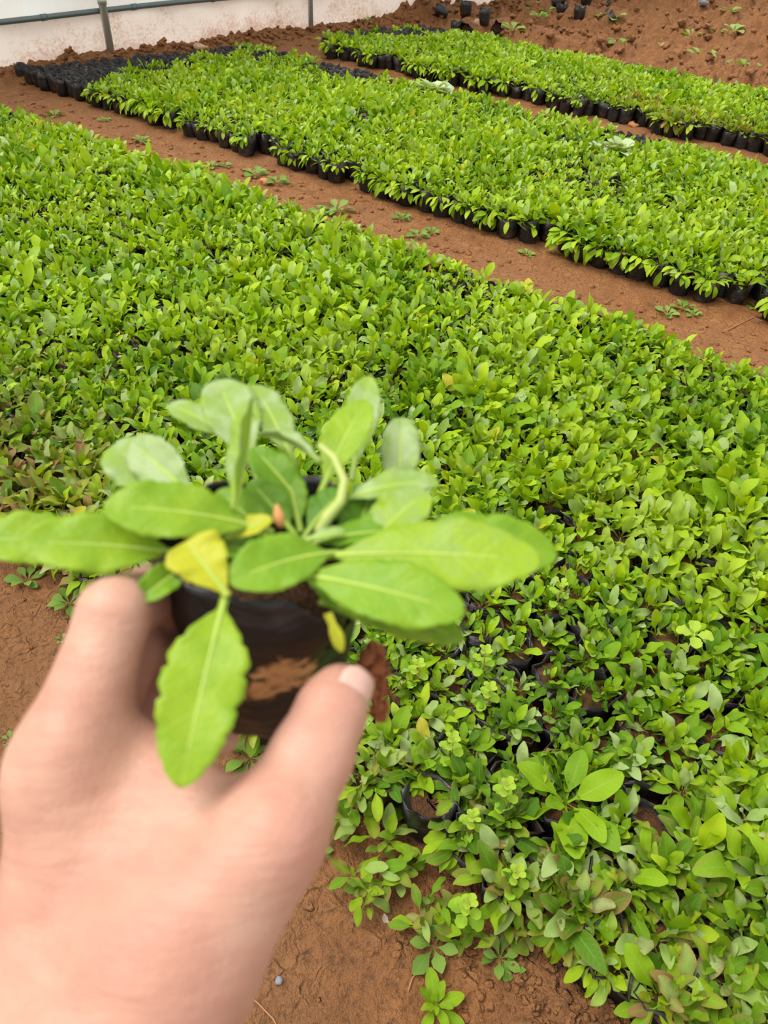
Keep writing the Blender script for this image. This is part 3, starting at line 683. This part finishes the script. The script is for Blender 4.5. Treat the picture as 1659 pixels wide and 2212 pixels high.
# pale four-leaved sprout, and lacy pale plants in the middle bed
g0 = gnd(1500, 1372, 0.17); root = link('pale_sprout', None, None, (g0[0], g0[1], 0.07)); tag(root, 'pale sprout with four round leaves above the near bed', 'sprout')
V, Fc = tube([(0, 0, 0), (0, 0.002, 0.10)], 0.0014, 6); link('stem', mesh_from('stem', V, Fc, mats=[M_STEM]), root)
for i in range(4): leaf_obj(root, MINT[i], i * 1.57 + 0.4, 0.25, 0, 0.034, (0, 0, 0.10), 0.95, 0)
LACY = [rosette(26, 0.6, 70 + s, M_PALE, 0.1, 1.3, 5) for s in range(2)]
for (qx, qy, s, lab) in [(935, 190, 0.16, 'pale lacy weed at the far edge of the middle bed'), (915, 187, 0.12, 'small pale lacy weed beside a larger one on the middle bed'),
                         (1340, 315, 0.13, 'pale lacy weed among seedlings in the middle bed'), (1290, 310, 0.08, 'small pale sprig left of the lacy weed in the middle bed')]:
    g0 = gnd(qx, qy, 0.12); o = link('lacy_weed', LACY[int(qx) % 2], None, (g0[0], g0[1], 0.08)); o.scale = (s,) * 3; o.color = (0.6, 0, 0, 1); tag(o, lab, 'weed')

# rootlets and a dry leaf on the front soil
for j, (pts, r, lab) in enumerate([([(520, 2140), (555, 2165), (590, 2200), (605, 2230)], 0.0016, 'thin brown rootlet curving on the soil beside the wrist'),
                     ([(905, 2095), (890, 2115), (882, 2140)], 0.0016, 'short brown rootlet above the lone rosette weed'),
                     ([(1560, 720), (1590, 705), (1625, 690), (1650, 700)], 0.0022, 'pale dry stalk lying on the path at the right'),
                     ([(780, 1782), (798, 1775), (815, 1765)], 0.0011, 'fine rootlet beside the brown-leaved front seedlings')]):
    pp = [gnd(a, b_, 0) for a, b_ in pts]; pp = [(p[0], p[1], gz(p[0], p[1]) + 0.003) for p in pp]
    fine = []
    for i in range(len(pp) - 1):
        for t in np.linspace(0, 1, 5)[:-1]: fine.append(np.array(pp[i]) * (1 - t) + np.array(pp[i + 1]) * t)
    fine.append(np.array(pp[-1])); V, Fc = tube(fine, np.linspace(r, r * 0.6, len(fine)), 6)
    tag(link('rootlet', mesh_from('rootlet', V, Fc, mats=[M_TWIG])), lab, 'rootlet')
a, q, uv = leaf_shape(L=0.03, W=0.010, nl=8, nw=2, bend=1.8, fold=0.8, twist=1.0)
g0 = gnd(846, 1998, 0); o = link('dry_leaf', mesh_from('dry_leaf', a, q, uv, [mat_stone('dry_leaf', (0.62, 0.55, 0.46))]), None, (g0[0], g0[1], gz(g0[0], g0[1]) + 0.004)); o.rotation_euler = (0, 0.2, 2.0)
tag(o, 'curled whitish dry leaf scrap on the front soil', 'leaf')
o = link('pebble', clod_mesh(0.006, 5, M_GREY), None, gnd(603, 2118, 0.004)); tag(o, 'small blue-grey pebble in the soil beside the wrist', 'stone')
# ------------------------------------------------------------------ the seedling held in the hand
CAMB = np.stack([RIGHT, UP, FWD], 1)                       # camera axes as columns
def dirc(x, y, z): v = CAMB @ np.array([x, y, z], float); return v / np.linalg.norm(v)
RIMC = cpt(570, 1140, 0.268)
A_UP = dirc(0.03, 0.86, -0.51); A_R = dirc(1, 0.0, 0.05); A_F = np.cross(A_R, A_UP); A_F /= np.linalg.norm(A_F); A_R = np.cross(A_UP, A_F)
if A_F @ FWD > 0: A_F = -A_F                              # towards the viewer
BOT = RIMC - A_UP * 0.080
held = link('held_seedling', None, None, BOT)
tag(held, 'seedling with long green leaves in a muddy black grow bag, held in the hand', 'seedling')
def hl(p): return np.asarray(p) - BOT                     # world -> local of the held thing (no rotation)
def held_bag():
    n, m = 72, 22; V = []; F_ = []; mud = []
    r1 = np.random.default_rng(4)
    for j in range(m + 1):
        v = j / m
        for i in range(n):
            th = 2 * math.pi * i / n                       # 0 right, 90 front, 180 left
            top = 0.080 + 0.0015 * math.sin(5 * th + 1) + 0.001 * math.sin(11 * th)
            d = (math.degrees(th) - 52 + 180) % 360 - 180; top -= 0.0135 * math.exp(-(d / 24) ** 2)
            d = (math.degrees(th) - 8 + 180) % 360 - 180; top += 0.002 * math.exp(-(d / 14) ** 2)
            d = (math.degrees(th) - 150 + 180) % 360 - 180; top += 0.003 * math.exp(-(d / 30) ** 2)
            h = v * top
            r = 0.0235 + (0.0385 - 0.0235) * min(1, v * 1.15) ** 0.75
            r += 0.0011 * math.sin(3 * th + 4 * v) + 0.0007 * math.sin(9 * th - 7 * v + 1) + 0.0004 * math.sin(23 * v + 2 * th)
            d = (math.degrees(th) - 30 + 180) % 360 - 180; r -= 0.004 * math.exp(-(d / 26) ** 2) * math.exp(-((v - 0.5) / 0.35) ** 2)   # pressed by the thumb
            V.append(A_UP * h + (A_R * math.cos(th) + A_F * math.sin(th)) * r)
            dm = (math.degrees(th) - 78 + 180) % 360 - 180
            mud.append(max(0, 1.05 * math.exp(-(dm / 24) ** 2) * math.exp(-((v - 0.52 + dm * 0.004) / 0.14) ** 2)) + (0.35 if v > 0.965 else 0) + 0.18 * math.exp(-((v - 0.08) / 0.1) ** 2))
    for j in range(m):
        for i in range(n): F_.append((j * n + i, j * n + (i + 1) % n, (j + 1) * n + (i + 1) % n, (j + 1) * n + i))
    F_.append(tuple(range(n))[::-1])
    me = mesh_from('grow_bag', V, F_, mats=[M_HELDBAG]); a = me.attributes.new('mud', 'FLOAT', 'POINT'); a.data.foreach_set('value', np.array(mud, dtype=np.float32)); return me
hb = link('grow_bag', held_bag(), held); sm_ = hb.modifiers.new('thickness', 'SOLIDIFY'); sm_.thickness = 0.0006; sm_.offset = -1
hb['label'] = 'crumpled black plastic bag smeared with ochre mud'
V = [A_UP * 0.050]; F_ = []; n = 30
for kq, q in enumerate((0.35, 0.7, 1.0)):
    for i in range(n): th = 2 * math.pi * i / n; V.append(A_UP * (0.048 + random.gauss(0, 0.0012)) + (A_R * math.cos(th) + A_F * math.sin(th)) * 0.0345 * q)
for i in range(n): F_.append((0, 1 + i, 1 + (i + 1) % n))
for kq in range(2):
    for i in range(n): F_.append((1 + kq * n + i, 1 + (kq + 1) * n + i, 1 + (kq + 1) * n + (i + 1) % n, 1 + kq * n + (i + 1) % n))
link('soil', mesh_from('soil', V, F_, mats=[mat_soil('dark_soil', k=0.38)]), held)  # soil colour a little darker than in the bed bags
# brown soil and roots bursting from the right side of the bag
V = []; F_ = []
for i in range(70):
    t = random.random(); c = hl(cpt(802 + 22 * t + random.gauss(0, 9), 1400 + 150 * t + random.gauss(0, 8), 0.275 + random.gauss(0, 0.003)))
    r = random.uniform(0.0009, 0.0026) * (1.25 - 0.6 * t); q = BV[i % 6] * r + c; F_ += [tuple(int(a) + len(V) for a in f) for f in BF[i % 6]]; V += list(q)
for i in range(7):
    x0 = 800 + random.random() * 25; Pts = [hl(cpt(x0 + random.gauss(0, 5) + 8 * t, 1410 + 150 * t, 0.272)) for t in np.linspace(0, 1, 6)]
    v, f = tube(Pts, 0.0004, 5); F_ += [tuple(a + len(V) for a in q) for q in f]; V += v
rc = link('root_clump', mesh_from('root_clump', V, F_, mats=[mat_stone('root_soil', (0.30, 0.10, 0.04))]), held); rc['label'] = 'reddish brown soil and roots hanging from the bag'

def cam_leaf(base, tip, W, nhint=(0, 0.6, -0.8), bend=0.25, fold=0.2, tint=0.6, st=0.0, t0=0.2, tipk=0.55, peak=0.55, serr=0.10, nser=12, wave=0.05, twist=0.0, rib=True, seed=0):
    """base, tip = (px, py, depth); W in metres; the leaf is built at its own place and size."""
    B0 = cpt(*base); T0 = cpt(*tip); ax = T0 - B0; L = np.linalg.norm(ax); Y = ax / L
    Nn = CAMB @ np.array(nhint, float); Z = Nn - Y * (Nn @ Y); Z /= np.linalg.norm(Z); X = np.cross(Y, Z)
    nl, nw = 44, 5; ts = np.linspace(0, 1, nl + 1); V = []; UV = []; mid = []
    rr = np.random.default_rng(seed + int(base[0] * 7 + tip[1])); ph = rr.random() * 6
    for t in ts:
        u = max(0.0, (t - t0) / (1 - t0)); blade = blade_w(u, peak, tipk)
        hw = 0.5 * max(0.0028 * (1 - 0.5 * t) if t < 0.97 else 0.0008, W * blade)
        if serr and 0.04 < u < 0.97: hw *= 1 - serr * ((t * nser) % 1.0) * (0.6 + 0.4 * math.sin(t * 40 + ph))
        arch = bend * L * 4 * t * (1 - t) * 0.5
        c = B0 + Y * (t * L) + Z * arch; mid.append(c + Z * 0.0)
        tw = twist * (t - 0.5)
        for k in range(-nw, nw + 1):
            s = k / nw; x = s * hw; off = fold * abs(x) + wave * W * blade * (math.sin(t * 16 + ph + (2.1 if s > 0 else 0)) * s * s + 0.35 * math.sin(t * 31 + 3 * s + ph) * abs(s))
            V.append(hl(c + X * (x * math.cos(tw) - off * math.sin(tw)) + Z * (off * math.cos(tw) + x * math.sin(tw)))); UV.append((0.5 + 0.5 * s, t))
    m = 2 * nw + 1; Q = np.array([(i * m + k, i * m + k + 1, (i + 1) * m + k + 1, (i + 1) * m + k) for i in range(nl) for k in range(m - 1)])
    o = link('leaf', mesh_from('leaf', V, Q, np.array(UV), [M_HELD]), held); o.color = (tint, st, 0, 1)
    sm = o.modifiers.new('thickness', 'SOLIDIFY'); sm.thickness = 0.00035; sm.offset = 0
    if rib:
        pts = [hl(c + Z * 0.0001) for c in mid[: int(nl * 0.88)]]; v, f = tube(pts, np.linspace(0.0009, 0.00025, len(pts)), 6)
        link('midrib', mesh_from('midrib', v, f, mats=[M_RIB]), o)
    return o
D = 0.262
HL = [  # base, tip, width, options
 ((490, 1275, .2285), (388, 1702, .202), .0245, dict(nhint=(0.1, 0.15, -1), bend=0.10, tint=.68, t0=.08, peak=.40, tipk=.60, serr=.16, nser=13, fold=.12)),          # hanging
 ((420, 1200, .250), (42, 1172, .232), .0210, dict(nhint=(0, .48, -.88), bend=.10, tint=.66, t0=.12, tipk=.6, fold=.15)),                                              # long left
 ((330, 1190, .262), (-75, 1165, .250), .0195, dict(nhint=(0, .5, -.85), bend=.10, tint=.66, tipk=.6)),                                                                # far left behind
 ((590, 1150, .254), (222, 1095, .236), .0215, dict(nhint=(.1, .5, -.86), bend=.16, tint=.60, t0=.12, tipk=.58, fold=.1)),                                             # broad left
 ((430, 1085, .272), (285, 952, .290), .0180, dict(nhint=(-.2, .3, -.9), bend=.05, tint=.93, st=.25, t0=.05, tipk=.55)),                                              # pale left back
 ((420, 1090, .280), (240, 965, .297), .0250, dict(nhint=(.1, .5, -.85), bend=.1, tint=.86, t0=.05, tipk=.5)),                                                        # behind it
 ((505, 1105, .248), (546, 858, .258), .0120, dict(nhint=(-1, .15, -.55), bend=-.06, tint=.84, st=.0, t0=.0, tipk=.75, fold=.9)),                                      # upright yellow blade
 ((560, 1040, .285), (470, 822, .310), .0225, dict(nhint=(.1, .4, -.9), bend=.10, tint=.87, t0=.15, tipk=.55)),                                                       # back pale
 ((520, 960, .300), (365, 874, .318), .0125, dict(nhint=(0, .6, -.8), bend=.1, tint=.88, t0=.05)),                                                                    # pointing left back
 ((640, 1010, .290), (545, 832, .312), .0155, dict(nhint=(.3, .4, -.85), bend=.1, tint=.86, t0=.05)),                                                                 # behind the blade
 ((690, 1000, .276), (560, 940, .285), .0090, dict(nhint=(.3, .9, -.3), bend=.15, tint=.88, t0=.0, fold=.8)),                                                         # folded pale
 ((668, 1115, .270), (545, 968, .280), .0155, dict(nhint=(.3, .4, -.85), bend=.12, tint=.38, t0=.05, tipk=.62)),                                                      # dark centre
 ((672, 1120, .272), (790, 865, .290), .0180, dict(nhint=(-.2, .3, -.9), bend=.12, tint=.68, t0=.25, tipk=.6)),                                                       # upright right
 ((760, 1040, .300), (797, 812, .318), .0150, dict(nhint=(-.1, .3, -.9), bend=.05, tint=.86, t0=.1, tipk=.6)),                                                        # behind
 ((860, 1090, .290), (868, 903, .300), .0158, dict(nhint=(0, .35, -.9), bend=.05, tint=.90, t0=.05, tipk=.5)),                                                        # upright far right
 ((735, 1085, .268), (948, 1042, .272), .0150, dict(nhint=(0, .75, -.65), bend=.15, tint=.88, t0=.05, tipk=.55)),                                                     # horizontal pale
 ((775, 1215, .256), (925, 1062, .262), .0205, dict(nhint=(-.35, .5, -.8), bend=.16, tint=.80, t0=.05, tipk=.5)),                                                     # yellowish broad
 ((740, 1215, .262), (805, 1065, .275), .0165, dict(nhint=(.2, .5, -.8), bend=.2, tint=.22, t0=.05)),                                                                 # dark
 ((655, 1205, .250), (1170, 1212, .238), .0262, dict(nhint=(0, .52, -.85), bend=.10, tint=.74, t0=.12, tipk=.6, fold=.05)),                                             # long right
 ((760, 1190, .262), (1205, 1198, .258), .0240, dict(nhint=(.1, .5, -.85), bend=.18, tint=.52, t0=.15, tipk=.6)),                                                    # behind long right
 ((600, 1235, .243), (1005, 1325, .224), .0215, dict(nhint=(0, .5, -.86), bend=.12, tint=.56, t0=.15, tipk=.58, fold=.1)),                                             # right front
 ((690, 1300, .248), (930, 1385, .240), .0100, dict(nhint=(0, .75, -.65), bend=.10, tint=.72, st=.35, t0=.1)),                                                        # olive under
 ((780, 1320, .258), (1003, 1385, .250), .0140, dict(nhint=(0, .75, -.65), bend=.14, tint=.60, t0=.1)),                                                               # under right
 ((740, 1195, .250), (492, 1258, .228), .0195, dict(nhint=(.1, .5, -.86), bend=.22, tint=.50, t0=.12, tipk=.55, serr=.06)),                                            # centre front
 ((492, 1288, .226), (398, 1172, .232), .0190, dict(nhint=(.35, .3, -.9), bend=.12, tint=1.15, st=.1, t0=.0, tipk=.42, peak=.78)),                                     # yellow front
 ((420, 1215, .248), (298, 1298, .236), .0105, dict(nhint=(.3, .5, -.8), bend=.14, tint=.50, t0=.05, fold=.5)),                                                       # small pointed
 ((650, 1172, .254), (745, 1148, .252), .0055, dict(nhint=(0, .7, -.7), bend=.1, tint=.86, t0=.1)),                                                                   # small yellow right
 ((490, 1165, .250), (588, 1122, .248), .0080, dict(nhint=(0, .6, -.8), bend=.1, tint=1.2, st=.0, t0=.05, tipk=.55)),                                                 # small yellow left
 ((708, 1325, .236), (738, 1408, .234), .0042, dict(nhint=(.2, .3, -.9), bend=.2, tint=1.1, st=.35, t0=.1, rib=False)),                                               # withered over rim
 ((620, 1215, .256), (420, 1175, .246), .0150, dict(nhint=(0, .8, -.6), bend=.1, tint=.35, t0=.1)),                                                                   # dark under left
 ((640, 1225, .258), (790, 1340, .246), .0130, dict(nhint=(0, .8, -.6), bend=.15, tint=.40, t0=.1)),                                                                  # dark over the rim
 ((640, 1160, .262), (540, 1040, .268), .0130, dict(nhint=(.2, .4, -.9), bend=.1, tint=.30, t0=.1)),                                                                  # inner
 ((650, 1150, .266), (620, 1020, .276), .0110, dict(nhint=(.1, .4, -.9), bend=.1, tint=.48, t0=.1)),
 ((655, 1165, .262), (745, 1060, .270), .0140, dict(nhint=(-.2, .5, -.8), bend=.15, tint=.26, t0=.1)),
 ((600, 1190, .258), (470, 1060, .262), .0140, dict(nhint=(.2, .5, -.8), bend=.15, tint=.45, t0=.1)),
 ((655, 1185, .258), (880, 1150, .256), .0150, dict(nhint=(0, .8, -.6), bend=.15, tint=.36, t0=.1)),
]
for (bs, tp, W, kw) in HL: cam_leaf(bs, tp, W, **kw)
# curved bare petiole and young crown
pts = [hl(cpt(*p)) for p in ((690, 962, .272), (722, 990, .268), (744, 1040, .264), (735, 1085, .260), (708, 1115, .257), (690, 1150, .258))]
fine = [pts[i] * (1 - t) + pts[i + 1] * t for i in range(5) for t in (0, .25, .5, .75)] + [pts[-1]]
v, f = tube(fine, np.linspace(.0012, .0022, len(fine)), 8); link('petiole', mesh_from('petiole', v, f, mats=[M_STEM]), held)
b0 = hl(cpt(607, 1140, .252)); b1 = hl(cpt(597, 1088, .252))
v, f = tube([b0 * (1 - t) + b1 * t for t in np.linspace(0, 1, 7)], [.0006, .0016, .0021, .002, .0016, .001, .0003], 8); bd = link('bud', mesh_from('bud', v, f, mats=[M_BUD]), held); bd['label'] = 'small orange-brown bud'
for (x, y) in ((640, 1180), (625, 1185), (660, 1190), (648, 1205)):
    v, f = tube([hl(cpt(x, y + 45, .268)), hl(cpt(x, y - 10, .262))], [.0035, .0022], 8); link('stem', mesh_from('stem', v, f, mats=[M_STEM]), held)

# ------------------------------------------------------------------ the hand
def ccam(px_, py_, d): return np.array([(px_ - CX) / F * d, -(py_ - CY) / F * d, d])
def cap(a, b, ra, rb): return (ccam(*a), ccam(*b), ra, rb)
W0 = (215, 2290, .212)
palm = [cap((120, 2180, .214), (150, 1640, .228), .020, .0150), cap((150, 2220, .230), (150, 1650, .246), .021, .0150),
        cap((190, 2240, .246), (190, 1690, .264), .020, .0140), cap((250, 2240, .258), (235, 1740, .282), .019, .0130),
        cap((360, 2090, .205), (590, 1800, .214), .0235, .0140),                                  # thumb metacarpal
        cap((250, 2120, .216), (240, 1760, .230), .022, .0150), cap((340, 2020, .212), (330, 1780, .226), .021, .0125),
        cap((440, 1950, .213), (420, 1775, .223), .0170, .0100), cap((520, 1860, .216), (480, 1765, .222), .0130, .0095),
        cap((215, 2290, .208), (340, 2100, .208), .031, .024), cap((170, 2290, .226), (180, 2080, .230), .030, .022),
        cap((190, 2280, .212), (40, 2950, .150), .0315, .036), cap((240, 2280, .222), (130, 2900, .165), .030, .036)]
palm += [cap((330, 2080, .196), (560, 1815, .2035), .0060, .0050), cap((95, 1700, .219), (150, 1600, .2185), .0085, .0075), cap((560, 1830, .207), (600, 1790, .2065), .0085, .0085)]
palm += [cap((290, 1830, .230), (300, 1625, .236), .0120, .0095), cap((390, 1830, .225), (385, 1690, .229), .0105, .0085)]
thumb = [cap((585, 1800, .214), (674, 1632, .227), .0142, .0120), cap((674, 1632, .227), (716, 1535, .237), .0118, .0106), cap((716, 1535, .237), (736, 1492, .241), .0105, .0088)]
index = [cap((150, 1640, .228), (248, 1322, .238), .0152, .0108), cap((248, 1322, .238), (330, 1282, .268), .0110, .0098), cap((330, 1282, .268), (420, 1330, .300), .0096, .0080)]
middle = [cap((150, 1650, .246), (285, 1400, .268), .0145, .0108), cap((285, 1400, .268), (370, 1390, .296), .0106, .0096), cap((370, 1390, .296), (455, 1430, .318), .0095, .0080)]
ring = [cap((190, 1690, .264), (300, 1500, .288), .0138, .0104), cap((300, 1500, .288), (395, 1500, .304), .0102, .0092), cap((395, 1500, .304), (472, 1590, .300), .0092, .0084)]
little = [cap((235, 1740, .282), (300, 1600, .300), .0125, .0092), cap((300, 1600, .300), (380, 1610, .315), .0090, .0082), cap((380, 1610, .315), (440, 1650, .315), .0080, .0068)]
allc = palm + thumb + index + middle + ring + little
lo = np.min([np.minimum(a - ra, b - rb) for a, b, ra, rb in allc], 0) - 0.006; hi = np.max([np.maximum(a + ra, b + rb) for a, b, ra, rb in allc], 0) + 0.006
hstep = 0.0017
gx = [np.arange(lo[i], hi[i], hstep, dtype=np.float32) for i in range(3)]
G = np.stack(np.meshgrid(*gx, indexing='ij'), -1).astype(np.float32)
def sd(c):
    a, b, ra, rb = c; ba = (b - a).astype(np.float32); pa = G - a.astype(np.float32)
    h = np.clip(pa @ ba / float(ba @ ba), 0, 1)
    q = pa - h[..., None] * ba
    return np.sqrt(np.einsum('...i,...i->...', q, q)) - (ra + (rb - ra) * h)
def smin(a, b, k):
    h = np.clip(0.5 + 0.5 * (b - a) / k, 0, 1); return b + (a - b) * h - k * h * (1 - h)
def chain(cs, k):
    d = sd(cs[0])
    for c in cs[1:]: d = smin(d, sd(c), k)
    return d
dp = chain(palm, 0.012); df = chain(index, 0.004)
for ch in (middle, ring, little): df = smin(df, chain(ch, 0.004), 0.0012)
D_ = smin(smin(dp, chain(thumb, 0.005), 0.008), df, 0.009)
def surface_net(S, origin, h):
    ins = S < 0; nx, ny, nz = S.shape
    cnt = np.zeros((nx - 1, ny - 1, nz - 1), np.uint8)
    for dx in (0, 1):
        for dy in (0, 1):
            for dz in (0, 1): cnt += ins[dx:nx - 1 + dx, dy:ny - 1 + dy, dz:nz - 1 + dz]
    act = (cnt > 0) & (cnt < 8); idx = np.full(act.shape, -1, np.int64); cells = np.argwhere(act); idx[act] = np.arange(len(cells))
    acc = np.zeros((len(cells), 3)); num = np.zeros(len(cells)); corners = [(i, j, k) for i in (0, 1) for j in (0, 1) for k in (0, 1)]
    val = {c: S[cells[:, 0] + c[0], cells[:, 1] + c[1], cells[:, 2] + c[2]].astype(float) for c in corners}
    for c in corners:
        for ax in range(3):
            if c[ax] == 0:
                d = list(c); d[ax] = 1; d = tuple(d); a, b = val[c], val[d]; m = (a < 0) != (b < 0)
                t = np.where(m, a / np.where(m, a - b, 1), 0); p = np.array(c, float)[None].repeat(len(a), 0); p[:, ax] = t; acc[m] += p[m]; num[m] += 1
    V = (cells + acc / num[:, None]) * h + origin
    quads = []
    for ax in range(3):
        o1, o2 = [(1, 2), (2, 0), (0, 1)][ax]
        sl0 = [slice(None)] * 3; sl1 = [slice(None)] * 3; sl0[ax] = slice(0, -1); sl1[ax] = slice(1, None)
        A, B_ = ins[tuple(sl0)], ins[tuple(sl1)]; e = np.argwhere(A != B_)
        e = e[(e[:, o1] > 0) & (e[:, o2] > 0) & (e[:, o1] < S.shape[o1] - 1) & (e[:, o2] < S.shape[o2] - 1)]
        def cell(d1, d2):
            q = e.copy(); q[:, o1] -= d1; q[:, o2] -= d2; return idx[q[:, 0], q[:, 1], q[:, 2]]
        Q = np.stack([cell(1, 1), cell(0, 1), cell(0, 0), cell(1, 0)], 1); flip = ~A[e[:, 0], e[:, 1], e[:, 2]]
        Q[flip] = Q[flip][:, ::-1]; quads.append(Q)
    return V, np.concatenate(quads)
HV, HQ = surface_net(D_, lo, hstep)
for _ in range(3):      # even out the grid steps
    s = np.zeros_like(HV); c = np.zeros(len(HV))
    for a, b in ((0, 1), (1, 2), (2, 3), (3, 0)):
        np.add.at(s, HQ[:, a], HV[HQ[:, b]]); np.add.at(s, HQ[:, b], HV[HQ[:, a]]); np.add.at(c, HQ[:, a], 1); np.add.at(c, HQ[:, b], 1)
    HV = HV * 0.5 + 0.5 * s / c[:, None]
def mat_skin():
    m, nt, out = new_mat('skin'); g = N(nt); tc = g.n('ShaderNodeTexCoord'); ob = tc.outputs['Object']
    n1 = g.noise(ob, 28, 4, 0.6); n2 = g.noise(ob, 140, 4, 0.6); n3 = g.noise(ob, 9, 2)
    col = g.ramp(n1, [(0.3, (0.47, 0.235, 0.172)), (0.55, (0.56, 0.32, 0.235)), (0.75, (0.62, 0.39, 0.295))])
    col = g.mix(g.ramp(n3, [(0.4, 0.0), (0.7, 0.4)]), col, (0.53, 0.235, 0.185))
    rest = g.n('ShaderNodeAttribute', attribute_name='rest')           # the hand's own axes: across, along, through
    mp = g.n('ShaderNodeMapping'); mp.inputs['Scale'].default_value = (0.30, 1.6, 0.5); mp.inputs['Rotation'].default_value = (0, 0, 0.12); g.L(rest.outputs['Vector'], mp.inputs[0])
    wr = g.noise(mp.outputs[0], 190, 4, 0.65, 1.2); wr2 = g.noise(mp.outputs[0], 60, 3, 0.6, 1.0)
    vo = g.n('ShaderNodeTexVoronoi', feature='DISTANCE_TO_EDGE'); vo.inputs['Scale'].default_value = 520; g.L(ob, vo.inputs['Vector'])
    h = g.math('ADD', g.math('MULTIPLY', wr, 0.9), g.math('MULTIPLY', vo.outputs['Distance'], 0.5)); h = g.math('ADD', h, g.math('MULTIPLY', n2, 0.5)); h = g.math('ADD', h, g.math('MULTIPLY', wr2, 1.6))
    col = g.mix(g.ramp(wr2, [(0.30, 0.2), (0.55, 0.0)]), col, (0.42, 0.17, 0.12))
    p = g.bsdf(col, 0.48, 0.38, g.bump(h, 0.45, 0.0014))
    p.inputs['Subsurface Weight'].default_value = 0.35; p.inputs['Subsurface Radius'].default_value = (1.0, 0.35, 0.2); p.inputs['Subsurface Scale'].default_value = 0.006
    g.L(p.outputs[0], out.inputs[0]); return m
HO = cpt(*W0)
hand = link('hand', mesh_from('hand', HV @ CAMB.T + EYE - HO, HQ, mats=[mat_skin()]), None, HO)
at_ = hand.data.attributes.new('rest', 'FLOAT_VECTOR', 'POINT'); at_.data.foreach_set('vector', HV.astype(np.float32).ravel())
tag(hand, 'bare left hand and wrist gripping the black bag between thumb and fingers', 'hand')
# thumb nail: a curved plate on the outer side of the thumb tip
ta, tb = ccam(716, 1535, .237), ccam(736, 1492, .241); ty = (tb - ta) / np.linalg.norm(tb - ta)
nz_ = np.array([0.66, 0.12, -0.74]); nz_ -= ty * (nz_ @ ty); nz_ /= np.linalg.norm(nz_); nx_ = np.cross(ty, nz_)
V = []; F_ = []; nr, nc = 12, 10
for i in range(nr + 1):
    s = i / nr; c = ta + ty * (-0.0030 + s * 0.0165); rad = 0.0108 - 0.0018 * s
    span = 0.82 * (1 - 0.55 * max(0, (0.22 - s) / 0.22) ** 2) * (1 - 0.45 * max(0, (s - 0.8) / 0.2) ** 2)
    for k in range(nc + 1):
        a = (k / nc * 2 - 1) * span
        V.append(c + (nz_ * math.cos(a) + nx_ * math.sin(a)) * (rad + 0.0003))
V = np.array(V) @ CAMB.T + EYE - HO
for i in range(nr):
    for k in range(nc): F_.append((i * (nc + 1) + k, i * (nc + 1) + k + 1, (i + 1) * (nc + 1) + k + 1, (i + 1) * (nc + 1) + k))
def mat_nail():
    m, nt, out = new_mat('nail'); g = N(nt); tc = g.n('ShaderNodeTexCoord'); n1 = g.noise(tc.outputs['Object'], 60)
    g.L(g.bsdf(g.mix(n1, (0.66, 0.37, 0.31), (0.74, 0.48, 0.41)), 0.28, 0.5).outputs[0], out.inputs[0]); return m
nl_ = link('thumb_nail', mesh_from('thumb_nail', V, F_, mats=[mat_nail()]), hand); sm = nl_.modifiers.new('thickness', 'SOLIDIFY'); sm.thickness = 0.0007; sm.offset = 1
